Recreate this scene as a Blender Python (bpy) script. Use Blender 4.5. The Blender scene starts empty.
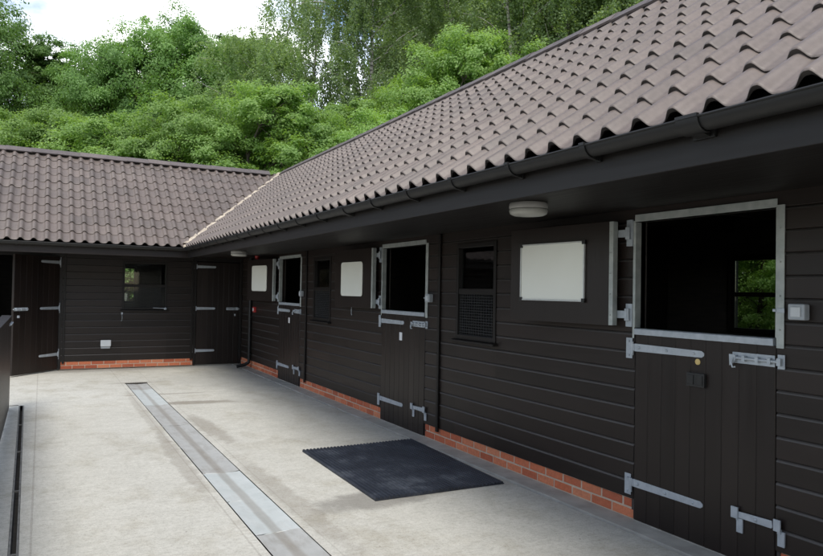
import bpy, bmesh, math, random
import numpy as np
from mathutils import Vector, Matrix

SC = bpy.context.scene
COL = SC.collection
rnd = random.Random(7)
PI = math.pi

# ------------------------------------------------------------------ site dimensions (metres)
W = 3.845          # outer cladding face of the main range (faces -X)
B = 15.076         # outer cladding face of the rear range (faces -Y)
RW = 7.445         # outer face of the main range's back wall
RB = 18.68         # outer face of the rear range's back wall
EX, EZ = 2.40, 2.405   # eave line of the main roof (tile trough level)
EY = 13.63             # eave line of the rear roof
SLOPE = 0.75
YS = -3.0          # start of the main range, behind the viewer
XS = -7.0          # start of the rear range
SOF = 2.28

# ------------------------------------------------------------------ materials
def new_mat(name):
    m = bpy.data.materials.new(name); m.use_nodes = True
    nt = m.node_tree
    return m, nt, nt.nodes['Principled BSDF']

def N(nt, t, **kw):
    n = nt.nodes.new(t)
    for k, v in kw.items():
        if k.startswith('i_'):
            n.inputs[k[2:].replace('_', ' ')].default_value = v
        else:
            setattr(n, k, v)
    return n

def L(nt, a, b): nt.links.new(a, b)

def ramp(nt, src, pts):
    r = nt.nodes.new('ShaderNodeValToRGB')
    e = r.color_ramp.elements
    while len(e) < len(pts): e.new(0.5)
    for q, (p, c) in zip(e, pts):
        q.position = p; q.color = (*c, 1) if len(c) == 3 else c
    L(nt, src, r.inputs[0]); return r

def noise(nt, vec, scale, detail=4, rough=0.55):
    n = N(nt, 'ShaderNodeTexNoise'); n.inputs['Scale'].default_value = scale
    n.inputs['Detail'].default_value = detail; n.inputs['Roughness'].default_value = rough
    if vec is not None: L(nt, vec, n.inputs['Vector'])
    return n

def world_pos(nt): return N(nt, 'ShaderNodeNewGeometry').outputs['Position']

def scaled(nt, vec, s, loc=(0, 0, 0), rot=0, kind='POINT'):
    m = N(nt, 'ShaderNodeMapping', vector_type=kind)
    m.inputs['Scale'].default_value = s; m.inputs['Location'].default_value = loc
    m.inputs['Rotation'].default_value = (0, 0, rot)
    L(nt, vec, m.inputs['Vector']); return m.outputs[0]

def mixc(nt, fac, a, b, mode='MIX'):
    m = N(nt, 'ShaderNodeMix', data_type='RGBA', blend_type=mode)
    for i, v in ((0, fac), (6, a), (7, b)):
        if isinstance(v, (int, float)): m.inputs[i].default_value = v
        elif isinstance(v, tuple): m.inputs[i].default_value = (*v, 1)
        else: L(nt, v, m.inputs[i])
    return m.outputs[2]

def math_(nt, op, a, b=None, clamp=False):
    m = N(nt, 'ShaderNodeMath', operation=op, use_clamp=clamp)
    for i, v in enumerate((a, b)):
        if v is None: continue
        if isinstance(v, (int, float)): m.inputs[i].default_value = v
        else: L(nt, v, m.inputs[i])
    return m.outputs[0]

def bump(nt, bsdf, h, strength=0.3, dist=0.01):
    b = N(nt, 'ShaderNodeBump'); b.inputs['Strength'].default_value = strength
    b.inputs['Distance'].default_value = dist
    L(nt, h, b.inputs['Height']); L(nt, b.outputs[0], bsdf.inputs['Normal'])

def simple(name, c0, c1, rough, scale=6, metal=0.0, stretch=(1, 1, 1), bs=0.1, rvar=0.1, spec=None):
    m, nt, p = new_mat(name)
    v = scaled(nt, world_pos(nt), stretch)
    n = noise(nt, v, scale)
    r = ramp(nt, n.outputs[0], [(0.3, c0), (0.7, c1)])
    L(nt, r.outputs[0], p.inputs['Base Color'])
    p.inputs['Metallic'].default_value = metal
    if spec is not None: p.inputs['Specular IOR Level'].default_value = spec
    n2 = noise(nt, v, scale * 3)
    rr = N(nt, 'ShaderNodeMapRange'); L(nt, n2.outputs[0], rr.inputs[0])
    rr.inputs[3].default_value = rough - rvar; rr.inputs[4].default_value = rough + rvar
    L(nt, rr.outputs[0], p.inputs['Roughness'])
    if bs: bump(nt, p, n2.outputs[0], bs, 0.004)
    return m

def tinted(name, base, lo, hi, rough, scale=20, bs=0.3, dist=0.003, dirt=None, edge=None):
    """colour from a per-face 'tint' attribute plus fine noise"""
    m, nt, p = new_mat(name)
    a = N(nt, 'ShaderNodeAttribute', attribute_name='tint')
    pos = world_pos(nt)
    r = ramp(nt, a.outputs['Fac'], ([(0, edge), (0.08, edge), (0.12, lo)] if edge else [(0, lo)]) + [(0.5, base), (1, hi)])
    n = noise(nt, pos, scale, 5)
    nn = ramp(nt, n.outputs[0], [(0.25, (0.82, 0.82, 0.82)), (0.75, (1.16, 1.16, 1.16))])
    c = mixc(nt, 1.0, r.outputs[0], nn.outputs[0], 'MULTIPLY')
    if dirt:
        d = noise(nt, pos, 1.3, 6, 0.7)
        dr = ramp(nt, d.outputs[0], [(0.5, (0, 0, 0)), (0.75, (1, 1, 1))])
        c = mixc(nt, math_(nt, 'MULTIPLY', dr.outputs[0], 0.45), c, dirt)
    L(nt, c, p.inputs['Base Color']); p.inputs['Roughness'].default_value = rough
    bump(nt, p, n.outputs[0], bs, dist)
    return m

M = {}
def black_paint(name, c0, c1, rough, axis):
    m, nt, p = new_mat(name)
    st = {'x': (1.5, 40, 40), 'y': (40, 1.5, 40), 'z': (40, 40, 1.5)}[axis]
    pos = world_pos(nt)
    n = noise(nt, scaled(nt, pos, st), 1.0, 5)
    big = noise(nt, pos, 1.1, 3)
    a = N(nt, 'ShaderNodeAttribute', attribute_name='tint')
    f = math_(nt, 'ADD', math_(nt, 'MULTIPLY', n.outputs[0], 0.45), math_(nt, 'MULTIPLY', big.outputs[0], 0.4))
    f = math_(nt, 'ADD', f, math_(nt, 'MULTIPLY', math_(nt, 'MINIMUM', a.outputs['Fac'], 1.0), 0.45))
    r = ramp(nt, f, [(0.3, c0), (0.85, c1)])
    # skylight caught on the ledges between the boards, painted as a pale dusty tone (their faces carry tint 3)
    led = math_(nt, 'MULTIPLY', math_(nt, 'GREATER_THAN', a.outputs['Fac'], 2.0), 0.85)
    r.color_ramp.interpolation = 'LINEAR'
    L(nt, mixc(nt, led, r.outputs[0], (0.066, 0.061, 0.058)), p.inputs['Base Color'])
    rr = N(nt, 'ShaderNodeMapRange'); L(nt, n.outputs[0], rr.inputs[0])
    rr.inputs[3].default_value = rough - 0.1; rr.inputs[4].default_value = rough + 0.12
    L(nt, rr.outputs[0], p.inputs['Roughness'])
    p.inputs['Specular IOR Level'].default_value = 0.36
    bump(nt, p, n.outputs[0], 0.25, 0.002)
    return m
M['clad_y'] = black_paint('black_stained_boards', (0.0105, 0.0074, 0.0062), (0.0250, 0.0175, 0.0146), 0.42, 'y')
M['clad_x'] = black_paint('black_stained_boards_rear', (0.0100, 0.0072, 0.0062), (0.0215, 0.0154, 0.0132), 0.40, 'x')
M['door'] = black_paint('black_door_paint', (0.0105, 0.0074, 0.0063), (0.0215, 0.0152, 0.0130), 0.38, 'z')
M['trim'] = black_paint('black_trim_paint', (0.0058, 0.0045, 0.0039), (0.0115, 0.0090, 0.0078), 0.52, 'y')
M['inside'] = simple('dark_inside_boards', (0.04, 0.036, 0.034), (0.07, 0.062, 0.056), 0.6, 4, stretch=(1, 1, 8))
M['felt'] = simple('roof_felt', (0.012, 0.012, 0.012), (0.02, 0.02, 0.02), 0.9, 3)
M['plastic'] = simple('black_gutter_plastic', (0.0045, 0.0044, 0.0043), (0.0075, 0.0073, 0.0072), 0.55, 5, bs=0.03)
M['galv'] = simple('galvanised_steel', (0.37, 0.41, 0.45), (0.47, 0.51, 0.55), 0.46, 22, metal=0.25, bs=0.06)
M['galv_dull'] = simple('dull_galvanised_strip', (0.34, 0.37, 0.36), (0.48, 0.51, 0.49), 0.5, 14, metal=0.2, bs=0.06)
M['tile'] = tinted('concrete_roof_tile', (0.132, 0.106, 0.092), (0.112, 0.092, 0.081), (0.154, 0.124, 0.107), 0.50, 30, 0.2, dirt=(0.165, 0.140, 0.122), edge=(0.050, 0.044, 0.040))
M['ridge'] = tinted('concrete_ridge_tile', (0.105, 0.088, 0.085), (0.085, 0.072, 0.07), (0.14, 0.115, 0.105), 0.65, 14, 0.3)
M['brick'] = tinted('red_brick', (0.56, 0.155, 0.070), (0.36, 0.085, 0.042), (0.64, 0.235, 0.120), 0.85, 45, 0.6, 0.003, dirt=(0.44, 0.18, 0.10))
M['mortar'] = simple('pale_mortar', (0.46, 0.37, 0.28), (0.58, 0.48, 0.37), 0.9, 30, bs=0.4)
M['valley'] = simple('valley_mortar', (0.30, 0.25, 0.19), (0.56, 0.49, 0.39), 0.9, 16, bs=0.5)
M['white'] = simple('whiteboard_face', (0.86, 0.87, 0.79), (0.89, 0.90, 0.83), 0.16, 3, bs=0.0, rvar=0.04)
M['alu'] = simple('aluminium_frame', (0.55, 0.56, 0.55), (0.65, 0.66, 0.65), 0.4, 20, metal=0.5, bs=0)
M['blackplastic'] = simple('black_plastic_cap', (0.012, 0.012, 0.012), (0.02, 0.02, 0.02), 0.4, 9, bs=0)
M['lamp'] = simple('opal_lamp_plastic', (0.42, 0.42, 0.39), (0.50, 0.50, 0.46), 0.4, 9, bs=0.02)
M['lamp_grey'] = simple('lamp_body_plastic', (0.36, 0.35, 0.33), (0.45, 0.44, 0.42), 0.5, 9, bs=0.02)
M['switch'] = simple('grey_switch_plastic', (0.34, 0.37, 0.40), (0.42, 0.45, 0.48), 0.42, 9, bs=0.02)
M['switch_light'] = simple('pale_switch_plastic', (0.55, 0.58, 0.60), (0.62, 0.65, 0.67), 0.35, 9, bs=0.02)
M['red'] = simple('red_plastic', (0.42, 0.03, 0.03), (0.50, 0.045, 0.04), 0.4, 9, bs=0.02)
M['yellow'] = simple('yellow_tag', (0.55, 0.40, 0.14), (0.66, 0.50, 0.2), 0.5, 9, bs=0.02)
M['paper'] = simple('white_paper', (0.68, 0.69, 0.70), (0.76, 0.77, 0.78), 0.7, 9, bs=0.02)
M['rubber'] = None
M['trunk'] = simple('brown_bark', (0.045, 0.036, 0.028), (0.11, 0.09, 0.07), 0.9, 5, stretch=(3, 3, 0.7), bs=0.6)
M['ground'] = simple('woodland_floor', (0.035, 0.035, 0.018), (0.07, 0.065, 0.03), 0.95, 2, bs=0.5)
M['rail_grime'] = simple('grimy_steel_rail', (0.12, 0.115, 0.10), (0.24, 0.235, 0.22), 0.6, 12, metal=0.2, bs=0.1)
M['mesh'] = simple('grey_wire', (0.05, 0.052, 0.055), (0.08, 0.083, 0.088), 0.5, 20, metal=0.3, bs=0)

def birch_bark():
    m, nt, p = new_mat('white_birch_bark')
    pos = world_pos(nt)
    n = noise(nt, scaled(nt, pos, (2, 2, 9)), 1.0, 5, 0.7)
    r = ramp(nt, n.outputs[0], [(0.40, (0.05, 0.045, 0.04)), (0.5, (0.36, 0.34, 0.30)), (0.8, (0.52, 0.50, 0.46))])
    L(nt, r.outputs[0], p.inputs['Base Color']); p.inputs['Roughness'].default_value = 0.8
    return m
M['birch'] = birch_bark()

def glass(name, tint):
    m, nt, p = new_mat(name)
    nt.nodes.remove(p)
    out = [n for n in nt.nodes if n.type == 'OUTPUT_MATERIAL'][0]
    t = N(nt, 'ShaderNodeBsdfTransparent'); t.inputs[0].default_value = (*tint, 1)
    g = N(nt, 'ShaderNodeBsdfGlossy'); g.inputs['Roughness'].default_value = 0.03
    f = N(nt, 'ShaderNodeFresnel'); f.inputs[0].default_value = 1.45
    mx = N(nt, 'ShaderNodeMixShader')
    L(nt, f.outputs[0], mx.inputs[0]); L(nt, t.outputs[0], mx.inputs[1]); L(nt, g.outputs[0], mx.inputs[2])
    L(nt, mx.outputs[0], out.inputs[0]); return m
M['glass'] = glass('window_glass', (0.93, 0.95, 0.94)); M['dark_glass'] = glass('dark_window_glass', (0.50, 0.53, 0.48))  # second glass has a darker tint, for the main range's back windows

def leaf_mat(name, lo, mid, hi, trans=0.35):
    m, nt, p = new_mat(name)
    out = [n for n in nt.nodes if n.type == 'OUTPUT_MATERIAL'][0]
    a = N(nt, 'ShaderNodeAttribute', attribute_name='tint')
    oi = N(nt, 'ShaderNodeObjectInfo')
    r = ramp(nt, a.outputs['Fac'], [(0.0, lo), (0.5, mid), (1.0, hi)])
    hs = N(nt, 'ShaderNodeHueSaturation')
    mr = N(nt, 'ShaderNodeMapRange'); L(nt, oi.outputs['Random'], mr.inputs[0])
    mr.inputs[3].default_value = 0.85; mr.inputs[4].default_value = 1.15
    L(nt, mr.outputs[0], hs.inputs['Value']); L(nt, r.outputs[0], hs.inputs['Color'])
    L(nt, hs.outputs[0], p.inputs['Base Color'])
    p.inputs['Roughness'].default_value = 0.5; p.inputs['Specular IOR Level'].default_value = 0.3
    t = N(nt, 'ShaderNodeBsdfTranslucent')
    tc = mixc(nt, 1.0, hs.outputs[0], (1.25, 1.3, 0.55), 'MULTIPLY')
    L(nt, tc, t.inputs[0])
    mx = N(nt, 'ShaderNodeMixShader'); mx.inputs[0].default_value = trans
    L(nt, p.outputs[0], mx.inputs[1]); L(nt, t.outputs[0], mx.inputs[2])
    L(nt, mx.outputs[0], out.inputs[0]); return m
M['leaf_hazel'] = leaf_mat('hazel_leaves', (0.165, 0.265, 0.082), (0.245, 0.380, 0.120), (0.33, 0.475, 0.165), 0.52)
M['leaf_oak'] = leaf_mat('oak_leaves', (0.115, 0.205, 0.066), (0.170, 0.295, 0.092), (0.240, 0.380, 0.130), 0.5)
M['leaf_birch'] = leaf_mat('birch_leaves', (0.165, 0.235, 0.115), (0.225, 0.315, 0.150), (0.29, 0.385, 0.195), 0.5)

# ---- concrete yard
def stain(nt, pos, cx, cy, rx, ry, ang, nz, wob=0.8, lo=0.55, hi=1.15):
    v = scaled(nt, pos, (rx, ry, 1), (cx, cy, 0), ang, 'TEXTURE')
    s = N(nt, 'ShaderNodeSeparateXYZ'); L(nt, v, s.inputs[0])
    d = math_(nt, 'SQRT', math_(nt, 'ADD', math_(nt, 'MULTIPLY', s.outputs[0], s.outputs[0]), math_(nt, 'MULTIPLY', s.outputs[1], s.outputs[1])))
    d = math_(nt, 'ADD', d, math_(nt, 'MULTIPLY', math_(nt, 'SUBTRACT', nz, 0.5), wob))
    mr = N(nt, 'ShaderNodeMapRange', interpolation_type='SMOOTHSTEP'); L(nt, d, mr.inputs[0])
    mr.inputs[1].default_value = lo; mr.inputs[2].default_value = hi
    mr.inputs[3].default_value = 1; mr.inputs[4].default_value = 0
    return mr.outputs[0]

def concrete():
    m, nt, p = new_mat('yard_concrete')
    pos = world_pos(nt)
    big = noise(nt, scaled(nt, pos, (1.0, 0.55, 1)), 0.9, 5, 0.6)
    c = ramp(nt, big.outputs[0], [(0.2, (0.445, 0.436, 0.392)), (0.5, (0.485, 0.476, 0.430)), (0.8, (0.515, 0.507, 0.462))]).outputs[0]
    med = noise(nt, pos, 7, 6, 0.7)
    c = mixc(nt, 1, c, ramp(nt, med.outputs[0], [(0.3, (0.90, 0.90, 0.89)), (0.7, (1.07, 1.07, 1.07))]).outputs[0], 'MULTIPLY')
    fine = noise(nt, pos, 90, 3, 0.7)
    c = mixc(nt, 1, c, ramp(nt, fine.outputs[0], [(0.30, (0.66, 0.65, 0.63)), (0.44, (0.98, 0.98, 0.98)), (0.8, (1.12, 1.12, 1.12))]).outputs[0], 'MULTIPLY')
    grit = noise(nt, pos, 28, 5, 0.75)
    c = mixc(nt, 1, c, ramp(nt, grit.outputs[0], [(0.34, (0.87, 0.86, 0.84)), (0.50, (1, 1, 1)), (0.72, (1.07, 1.07, 1.06))]).outputs[0], 'MULTIPLY')
    worn = noise(nt, scaled(nt, pos, (1, 0.7, 1), (3, 1, 0)), 1.7, 8, 0.72)      # scuffed, dirtier patches
    c = mixc(nt, 1, c, ramp(nt, worn.outputs[0], [(0.36, (0.84, 0.82, 0.78)), (0.50, (1, 1, 1))]).outputs[0], 'MULTIPLY')
    brush = noise(nt, scaled(nt, pos, (2.5, 60, 1)), 1.0, 3)      # drag marks of the tamper, across the yard
    c = mixc(nt, 1, c, ramp(nt, brush.outputs[0], [(0.3, (0.95, 0.95, 0.95)), (0.7, (1.04, 1.04, 1.04))]).outputs[0], 'MULTIPLY')
    # scattered dark pits
    vor = N(nt, 'ShaderNodeTexVoronoi'); vor.inputs['Scale'].default_value = 5.5; L(nt, pos, vor.inputs['Vector'])
    sep = N(nt, 'ShaderNodeSeparateColor'); L(nt, vor.outputs['Color'], sep.inputs[0])
    pit = math_(nt, 'MULTIPLY', math_(nt, 'LESS_THAN', vor.outputs['Distance'], 0.045), math_(nt, 'GREATER_THAN', sep.outputs[0], 0.82))
    c = mixc(nt, math_(nt, 'MULTIPLY', pit, 0.55), c, (0.12, 0.11, 0.10))
    nz = noise(nt, pos, 5.5, 6, 0.7).outputs[0]
    nz2 = noise(nt, pos, 2.2, 6, 0.65).outputs[0]
    brown = (0.175, 0.150, 0.115)
    grey = (0.24, 0.235, 0.215)
    for cx, cy, rx, ry, ang, amt, col, wob in (
        (2.42, 5.02, 0.62, 0.26, 0.10, 0.62, (0.14, 0.13, 0.115), 1.1),      # wet patch under the mat corner
        (2.00, 10.28, 0.62, 0.17, -0.12, 0.70, brown, 1.3),
        (1.75, 11.25, 0.75, 0.07, -0.05, 0.50, brown, 1.2),
        (1.78, 8.35, 0.13, 1.10, 0.05, 0.50, brown, 1.6),
        (1.76, 5.40, 0.12, 1.60, 0.02, 0.38, brown, 1.6),
        (1.20, 7.00, 0.09, 1.60, 0.0, 0.40, brown, 1.8),
        (1.22, 9.60, 0.07, 2.40, 0.0, 0.30, brown, 1.8),
        (1.45, 12.75, 0.45, 0.12, 0.0, 0.45, brown, 1.4),
        (3.05, 8.6, 0.75, 3.2, 0.0, 0.22, grey, 1.5),
        (2.85, 12.6, 0.95, 1.5, 0.3, 0.30, grey, 1.5),
        (2.6, 2.8, 0.9, 1.2, 0.3, 0.16, grey, 1.7),
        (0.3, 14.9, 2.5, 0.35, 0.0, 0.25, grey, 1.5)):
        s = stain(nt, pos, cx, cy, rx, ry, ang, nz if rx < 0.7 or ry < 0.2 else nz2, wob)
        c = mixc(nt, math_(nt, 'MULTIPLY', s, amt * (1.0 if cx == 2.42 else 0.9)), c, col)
    # worn bay joints
    sp = N(nt, 'ShaderNodeSeparateXYZ'); L(nt, pos, sp.inputs[0])
    for sock, at, wd, amt in ((0, -0.02, 0.007, 0.35), (0, 1.235, 0.006, 0.32), (0, 1.70, 0.006, 0.25), (1, 11.0, 0.012, 0.22), (1, 13.1, 0.012, 0.2)):
        d = math_(nt, 'ABSOLUTE', math_(nt, 'SUBTRACT', sp.outputs[sock], at))
        d = math_(nt, 'ADD', d, math_(nt, 'MULTIPLY', math_(nt, 'SUBTRACT', nz, 0.5), wd * 2.5))
        c = mixc(nt, math_(nt, 'MULTIPLY', math_(nt, 'LESS_THAN', d, wd), amt), c, (0.22, 0.20, 0.17))
    L(nt, c, p.inputs['Base Color'])
    p.inputs['Roughness'].default_value = 0.82; p.inputs['Specular IOR Level'].default_value = 0.3
    h = math_(nt, 'ADD', math_(nt, 'MULTIPLY', fine.outputs[0], 0.6), math_(nt, 'MULTIPLY', brush.outputs[0], 0.6))
    bump(nt, p, h, 0.35, 0.004)
    return m
M['concrete'] = concrete()
M['kerb'] = simple('kerb_concrete', (0.30, 0.29, 0.26), (0.43, 0.42, 0.38), 0.85, 5, bs=0.3)
M['dark'] = simple('drain_dirt', (0.02, 0.019, 0.016), (0.045, 0.04, 0.033), 0.9, 14)

def plate_mat(name, a, b, dirtcol, dirt_amt):
    m, nt, p = new_mat(name)
    pos = world_pos(nt)
    n = noise(nt, pos, 6, 5, 0.65)
    c = ramp(nt, n.outputs[0], [(0.3, a), (0.7, b)]).outputs[0]
    nz = noise(nt, scaled(nt, pos, (3, 1, 1)), 3.5, 6, 0.7).outputs[0]
    s = stain(nt, pos, 1.462, 6.0, 0.045, 9.0, 0.0, nz, 0.9, 0.5, 1.1)   # line of silt down the middle
    c = mixc(nt, math_(nt, 'MULTIPLY', s, 0.45), c, (0.22, 0.185, 0.14))
    d = ramp(nt, nz, [(0.48, (0, 0, 0)), (0.68, (1, 1, 1))]).outputs[0]
    c = mixc(nt, math_(nt, 'MULTIPLY', d, dirt_amt), c, dirtcol)
    L(nt, c, p.inputs['Base Color']); p.inputs['Metallic'].default_value = 0.15
    p.inputs['Roughness'].default_value = 0.5
    bump(nt, p, n.outputs[0], 0.1, 0.004); return m
M['plate'] = plate_mat('clean_channel_plate', (0.48, 0.52, 0.51), (0.58, 0.61, 0.60), (0.34, 0.32, 0.28), 0.2)
M['plate_dirty'] = plate_mat('silted_channel_plate', (0.40, 0.405, 0.39), (0.48, 0.485, 0.465), (0.25, 0.225, 0.185), 0.5)

def rubber():
    m, nt, p = new_mat('ribbed_rubber')
    pos = world_pos(nt)
    n = noise(nt, pos, 2.4, 6, 0.7)
    c = ramp(nt, n.outputs[0], [(0.35, (0.014, 0.017, 0.025)), (0.54, (0.025, 0.030, 0.042)), (0.74, (0.085, 0.096, 0.115))]).outputs[0]
    L(nt, c, p.inputs['Base Color'])
    rr = N(nt, 'ShaderNodeMapRange'); L(nt, n.outputs[0], rr.inputs[0])
    rr.inputs[3].default_value = 0.32; rr.inputs[4].default_value = 0.6
    L(nt, rr.outputs[0], p.inputs['Roughness'])
    f = noise(nt, pos, 120, 2); bump(nt, p, f.outputs[0], 0.25, 0.002)
    return m
M['rubber'] = rubber()

# ------------------------------------------------------------------ building helpers
WLOC = {}
def empty(name, loc, label=None, cat=None, group=None, parent=None, rotz=0, kind=None):
    o = bpy.data.objects.new(name, None); COL.objects.link(o)
    base = WLOC.get(parent.name, Vector((0, 0, 0))) if parent else Vector((0, 0, 0))
    o.location = Vector(loc) - base; o.rotation_euler = (0, 0, rotz)
    o.empty_display_size = 0.2
    WLOC[o.name] = Vector(loc)
    if parent: o.parent = parent
    tag(o, label, cat, group, kind); return o

def tag(o, label=None, cat=None, group=None, kind=None):
    for k, v in (('label', label), ('category', cat), ('group', group), ('kind', kind)):
        if v: o[k] = v
    return o

class MB:
    """collects shapes; build() links them as one mesh object"""
    def __init__(s, tf=None):
        s.v = []; s.f = []; s.t = []; s.tf = tf; s.tint = 0.5
    def add(s, vs, fs):
        k = len(s.v); s.v += [tuple(q) for q in vs]
        for f in fs: s.f.append([i + k for i in f]); s.t.append(s.tint)
    def box(s, x0, x1, y0, y1, z0, z1):
        s.add([(x0, y0, z0), (x1, y0, z0), (x1, y1, z0), (x0, y1, z0), (x0, y0, z1), (x1, y0, z1), (x1, y1, z1), (x0, y1, z1)],
              [(0, 3, 2, 1), (4, 5, 6, 7), (0, 1, 5, 4), (1, 2, 6, 5), (2, 3, 7, 6), (3, 0, 4, 7)])
    def prism(s, poly, axis, a, b):
        """poly of 2-D points in the two other axes (x,y | x,z | y,z order), run along axis from a to b"""
        def P(q, t):
            return {'x': (t, q[0], q[1]), 'y': (q[0], t, q[1]), 'z': (q[0], q[1], t)}[axis]
        n = len(poly)
        s.add([P(q, a) for q in poly] + [P(q, b) for q in poly],
              [tuple(range(n))[::-1], tuple(range(n, 2 * n))] + [(i, (i + 1) % n, n + (i + 1) % n, n + i) for i in range(n)])
    def strip(s, poly, axis, a, b):
        """open profile run along axis (no caps)"""
        def P(q, t):
            return {'x': (t, q[0], q[1]), 'y': (q[0], t, q[1]), 'z': (q[0], q[1], t)}[axis]
        n = len(poly)
        s.add([P(q, a) for q in poly] + [P(q, b) for q in poly], [(i, i + 1, n + i + 1, n + i) for i in range(n - 1)])
    def tube(s, pts, rad, n=8, cap=True):
        pts = [Vector(p) for p in pts]
        if isinstance(rad, (int, float)): rad = [rad] * len(pts)
        vs = []; up = None
        for i, p in enumerate(pts):
            d = (pts[min(i + 1, len(pts) - 1)] - pts[max(i - 1, 0)]).normalized()
            if up is None:
                up = d.orthogonal().normalized()
            up = (up - d * up.dot(d)).normalized(); w = d.cross(up)
            for k in range(n):
                t = 2 * PI * k / n
                vs.append(p + (up * math.cos(t) + w * math.sin(t)) * rad[i])
        fs = []
        for i in range(len(pts) - 1):
            for k in range(n):
                a = i * n + k; b = i * n + (k + 1) % n
                fs.append((a, b, b + n, a + n))
        if cap: fs += [tuple(range(n))[::-1], tuple(range((len(pts) - 1) * n, len(pts) * n))]
        s.add(vs, fs)
    def lathe(s, prof, c, n=28, axis='z'):
        vs = []; m = len(prof)
        for r, h in prof:
            for k in range(n):
                t = 2 * PI * k / n
                q = (r * math.cos(t), r * math.sin(t), h)
                if axis == 'x': q = (q[2], q[0], q[1])
                vs.append((c[0] + q[0], c[1] + q[1], c[2] + q[2]))
        fs = [(i * n + k, i * n + (k + 1) % n, (i + 1) * n + (k + 1) % n, (i + 1) * n + k) for i in range(m - 1) for k in range(n)]
        fs += [tuple(range(n))[::-1], tuple(range((m - 1) * n, m * n))]
        s.add(vs, fs)
    def build(s, name, mat, parent=None, origin=None, bevel=0, smooth=0, recalc=True, weld=False):
        v = [s.tf(*q) for q in s.v] if s.tf else s.v
        A = np.array(v, float)
        lo, hi = A.min(0), A.max(0)
        if origin is None: origin = Vector(((lo[0] + hi[0]) / 2, (lo[1] + hi[1]) / 2, lo[2]))
        origin = Vector(origin)
        A = A - np.array(origin)
        me = bpy.data.meshes.new(name)
        me.from_pydata(A.tolist(), [], s.f)
        at = me.attributes.new('tint', 'FLOAT', 'FACE'); at.data.foreach_set('value', np.array(s.t, np.float32))
        if recalc:
            bm = bmesh.new(); bm.from_mesh(me)
            if weld: bmesh.ops.remove_doubles(bm, verts=bm.verts, dist=1e-5)
            bmesh.ops.recalc_face_normals(bm, faces=bm.faces); bm.to_mesh(me); bm.free()
        me.materials.append(M[mat])
        o = bpy.data.objects.new(name, me); COL.objects.link(o)
        base = WLOC.get(parent.name, Vector((0, 0, 0))) if parent else Vector((0, 0, 0))
        o.location = origin - base; WLOC[o.name] = origin
        if parent: o.parent = parent
        if bevel:
            b = o.modifiers.new('edge', 'BEVEL'); b.width = bevel; b.segments = 2; b.limit_method = 'ANGLE'
        if smooth:
            for q in me.polygons: q.use_smooth = True
            try: me.set_sharp_from_angle(angle=math.radians(smooth))
            except Exception: pass
        return o

def dup(o, parent=None, loc=None):
    c = o.copy(); COL.objects.link(c)
    if parent: c.parent = parent
    if loc is not None: c.location = loc
    for ch in list(o.children): dup(ch, c)
    return c

# transforms from wall coordinates (along, outward, up) to the world
tf_main = lambda a, n, z: (W - n, a, z)
tf_back = lambda a, n, z: (a, B - n, z)
tf_main_rear = lambda a, n, z: (RW + n, a, z)
tf_back_rear = lambda a, n, z: (a, RB + n, z)

# ------------------------------------------------------------------ ground
ylines = [-8, -3.0, 3.0, 10.85, 12.62, 15.06]
def drain_x(y): return -0.2 + (10.85 - y) * 0.0146
g = MB()
def cell(x0a, x1a, ya, x0b, x1b, yb, z=0):
    g.add([(x0a, ya, z), (x1a, ya, z), (x1b, yb, z), (x0b, yb, z)], [(0, 1, 2, 3)])
for ya, yb in zip(ylines[:-1], ylines[1:]):
    da, db = drain_x(ya), drain_x(yb)
    has_d = yb <= 10.86 and ya >= -3.01; has_c = ya >= -3.01 and yb <= 12.63
    xs = [(-14, -14)]
    xs += [(da - 0.030, db - 0.030), (da + 0.030, db + 0.030)]
    xs += [(1.295, 1.295), (1.630, 1.630), (3.642, 3.642), (3.660, 3.660), (3.91, 3.91)]
    for i in range(len(xs) - 1):
        if i == 1 and has_d: continue
        if i == 3 and has_c: continue
        if i == 5: continue
        if i == 6: continue
        cell(xs[i][0], xs[i + 1][0], ya, xs[i][1], xs[i + 1][1], yb)
yard = g.build('yard_paving', 'concrete', origin=(0, 0, 0)); yard['kind'] = 'structure'
for p in yard.data.polygons:
    if p.normal.z < 0: p.flip()
g = MB()
g.add([(-14, -8, -0.07), (3.95, -8, -0.07), (3.95, 15.2, -0.07), (-14, 15.2, -0.07)], [(0, 1, 2, 3)])
sub = g.build('drain_bed_ground', 'dark', origin=(0, 0, -0.07)); sub['kind'] = 'structure'
g = MB(); g.box(3.664, 3.90, YS, 15.05, -0.06, 0.012)
kb = g.build('footing_kerb', 'kerb', bevel=0.003); kb['kind'] = 'structure'
g = MB()
g.add([(3.90, YS, 0.02), (RW - 0.02, YS, 0.02), (RW - 0.02, RB - 0.02, 0.02), (XS, RB - 0.02, 0.02), (XS, 15.06, 0.02), (3.90, 15.06, 0.02)], [(0, 1, 2, 3, 4, 5)])
fl = g.build('stable_floor', 'kerb', origin=(0, 0, 0.02)); fl['kind'] = 'structure'
for p in fl.data.polygons:
    if p.normal.z < 0: p.flip()
g = MB(); S_ = 260
g.add([(-S_, -S_, -0.10), (S_, -S_, -0.10), (S_, S_, -0.10), (-S_, S_, -0.10)], [(0, 1, 2, 3)])
gr = g.build('ground', 'ground', origin=(0, 0, -0.1)); gr['kind'] = 'structure'

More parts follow.
